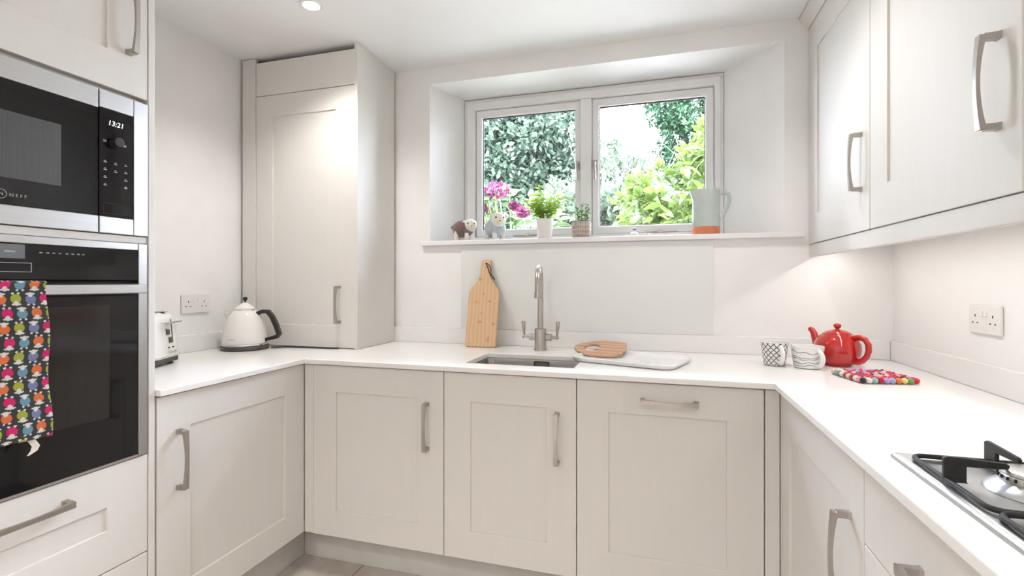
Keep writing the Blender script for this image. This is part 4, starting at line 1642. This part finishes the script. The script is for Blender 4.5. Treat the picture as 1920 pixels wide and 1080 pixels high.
# far trees
shrub('evergreen_tree', 'pale speckled evergreen tree filling the left window pane', (-2.9, 8.7, 1.8),
      [((-3.5, 8.6, 3.4), (1.2, 1., 1.15)), ((-2.1, 8.7, 3.65), (1.1, 1., 1.2)), ((-2.75, 8.8, 4.7), (1.5, 1., 1.)), ((-1.65, 8.9, 2.9), (.75, .7, .75)), ((-1.75, 9.0, 4.55), (.65, .7, .75)),
       ((-4.3, 8.8, 4.3), (1., 1., 1.1)), ((-2.7, 8.5, 2.55), (1.1, .7, .6))],
      M_leaf_ev, .115, 44000, 21, .55, trunk=.10, cat='tree')
shrub('backdrop_hedge', 'dark dense hedge added behind the pale evergreen tree to block the sky', (-3.0, 11.6, 2.0),
      [((-4.6, 11.6, 3.6), (1.4, .7, 1.6)), ((-3.0, 11.6, 3.7), (1.4, .7, 1.6)), ((-2.1, 11.6, 3.4), (.9, .7, 1.4)), ((-3.6, 11.6, 5.2), (1.7, .7, 1.0)), ((-2.3, 11.6, 5.0), (.9, .7, .8))],
      M_leaf_ev, .20, 16000, 61, .55, trunk=.10, cat='hedge')  # hedge added as a backdrop, blocks bright sky between the tree's leaves
shrub('conifer_tree', 'dark green tree in the upper right corner of the right pane', (1.15, 8.2, 1.7),
      [((.75, 8.0, 3.9), (.62, .6, .75)), ((.95, 8.1, 3.0), (.75, .6, .8)), ((1.3, 8.3, 4.5), (.8, .6, .7)), ((.20, 8.0, 3.05), (.34, .4, .55)), ((.18, 8.0, 3.95), (.30, .4, .50)), ((.1, 8.1, 2.5), (.5, .5, .45))],
      M_leaf_con, .09, 26000, 31, .4, trunk=.09, cat='tree')
shrub('pale_shrub', 'washed-out pale green bush behind the lower middle of the panes', (-.7, 5.8, 1.45),
      [((-.75, 5.8, 2.05), (.55, .5, .42)), ((-.2, 5.7, 2.05), (.45, .45, .35)), ((-1.15, 5.6, 2.0), (.42, .4, .35)), ((-.62, 6.2, 2.75), (.22, .3, .35))],
      M_leaf_pale, .085, 6500, 41, .5, trunk=.04)
# twiggy bare bush in the middle of the right pane
t = thing('twiggy_bush', 'sparse greyish twiggy bush in the middle of the right pane', 'shrub', (-.50, 6.95, 1.66))
rr = random.Random(9)
b = B()
for i in range(150):
    a = rr.uniform(-.75, 1.0)
    L_ = rr.uniform(.8, 1.7)
    y = 6.95 + rr.uniform(-.12, .12)
    p0 = Vector((-.50 + rr.uniform(-.2, .2), y, 1.70))
    p2 = p0 + Vector((math.sin(a) * L_ * .60, rr.uniform(-.08, .08), L_ * (.60 + .35 * math.cos(a))))
    p1 = p0.lerp(p2, .5) + Vector((rr.uniform(-.08, .08), 0, .06))
    b.tube([p0, p1, p2], [.012, .009, .004], 5)
    for k in range(4):
        q = p1.lerp(p2, rr.random())
        b.tube([q, q + Vector((rr.uniform(-.25, .25), rr.uniform(-.04, .04), rr.uniform(-.02, .2)))], [.007, .003], 4)
b.obj('twigs', M_twig, t, kind='stuff')
rg = np.random.default_rng(77)
p, d = blob(rg, (-.5, 6.95, 2.38), (.78, .14, .68), 3600, .2)
foliage('foliage', M_leaf_pale, t, p, d, .07, 78, .5)

# lime green large-leaved bush on the right, its nearest leaves single pieces
t = shrub('lime_shrub', 'bright lime green bush filling the lower right of the right pane', (.45, 4.55, 1.3),
          [((.15, 4.5, 1.95), (.42, .35, .33)), ((.50, 4.5, 2.2), (.38, .35, .38)), ((.62, 4.55, 2.42), (.30, .3, .30)), ((-.10, 4.4, 1.80), (.30, .3, .20)), ((.32, 4.45, 1.72), (.5, .3, .2))],
          M_leaf_lime, .085, 4200, 51, .5, trunk=.03)
rr = random.Random(4)
lb = leaf_mesh('leaf', .15, .065, M_leaf_lime, droop=.45)
for i in range(150):
    x = rr.uniform(-.30, .62)
    top = 1.62 + max(0, (x + .42)) * .88
    z = rr.uniform(1.55, max(1.7, top))
    a = rr.uniform(0, 2 * PI)
    put_leaf(lb, t, Vector((x, 4.12 + rr.uniform(-.1, .15), z)) - OFF[t], (math.cos(a), -.5 + .4 * math.sin(a), rr.uniform(-.5, .7)), rr.uniform(-.8, .8), rr.uniform(.55, 1.15))

# hydrangea outside the left pane
t = thing('hydrangea', 'pink-flowered hydrangea outside the lower left pane', 'shrub', (-1.0, 3.55, 1.12))
lh = leaf_mesh('leaf', .15, .10, M_leaf_hyd, droop=.35)
rr = random.Random(15)
stems = []
for i in range(22):
    x = rr.uniform(-1.36, -.62)
    zt = 1.62 + rr.uniform(0, .30) * (1.2 if x < -1.0 else .55)
    y = 3.55 + rr.uniform(-.15, .2)
    p0 = Vector((-1.0 + (x + 1.0) * .4, 3.55, 1.12))
    st = B().tube([p0, p0.lerp(Vector((x, y, zt)), .55) + Vector((0, 0, .05)), (x, y, zt)], [.008, .006, .004], 6).obj('stem', M_stem, t)
    for k in range(6):
        a = rr.uniform(0, 2 * PI)
        put_leaf(lh, t, Vector((x + rr.uniform(-.05, .05), y + rr.uniform(-.04, .04), zt - rr.uniform(0, .25))) - OFF[t], (math.cos(a), -.3 + .7 * math.sin(a), rr.uniform(-.35, .4)), rr.uniform(-.5, .5), rr.uniform(.6, 1.15))
for (x, y, z, r) in ((-1.105, 3.40, 1.895, .066), (-1.225, 3.46, 1.880, .045), (-1.262, 3.45, 1.765, .042), (-.905, 3.36, 1.715, .034), (-1.04, 3.60, 1.80, .026)):
    rg = np.random.default_rng(int(abs(x * 1000)))
    p, d = blob(rg, (x, y, z), (r, r, r * .72), 240, .75)
    f_ = foliage('flower_head', M_petal, t, p, d + rg.normal(size=d.shape) * .9, .026, 5, .95)
    B().tube([(x, y, z - .01), (x + .01, y + .05, z - .16), (x + .03, 3.55, 1.5)], [.005, .005, .006], 6).obj('stem', M_stem, t)
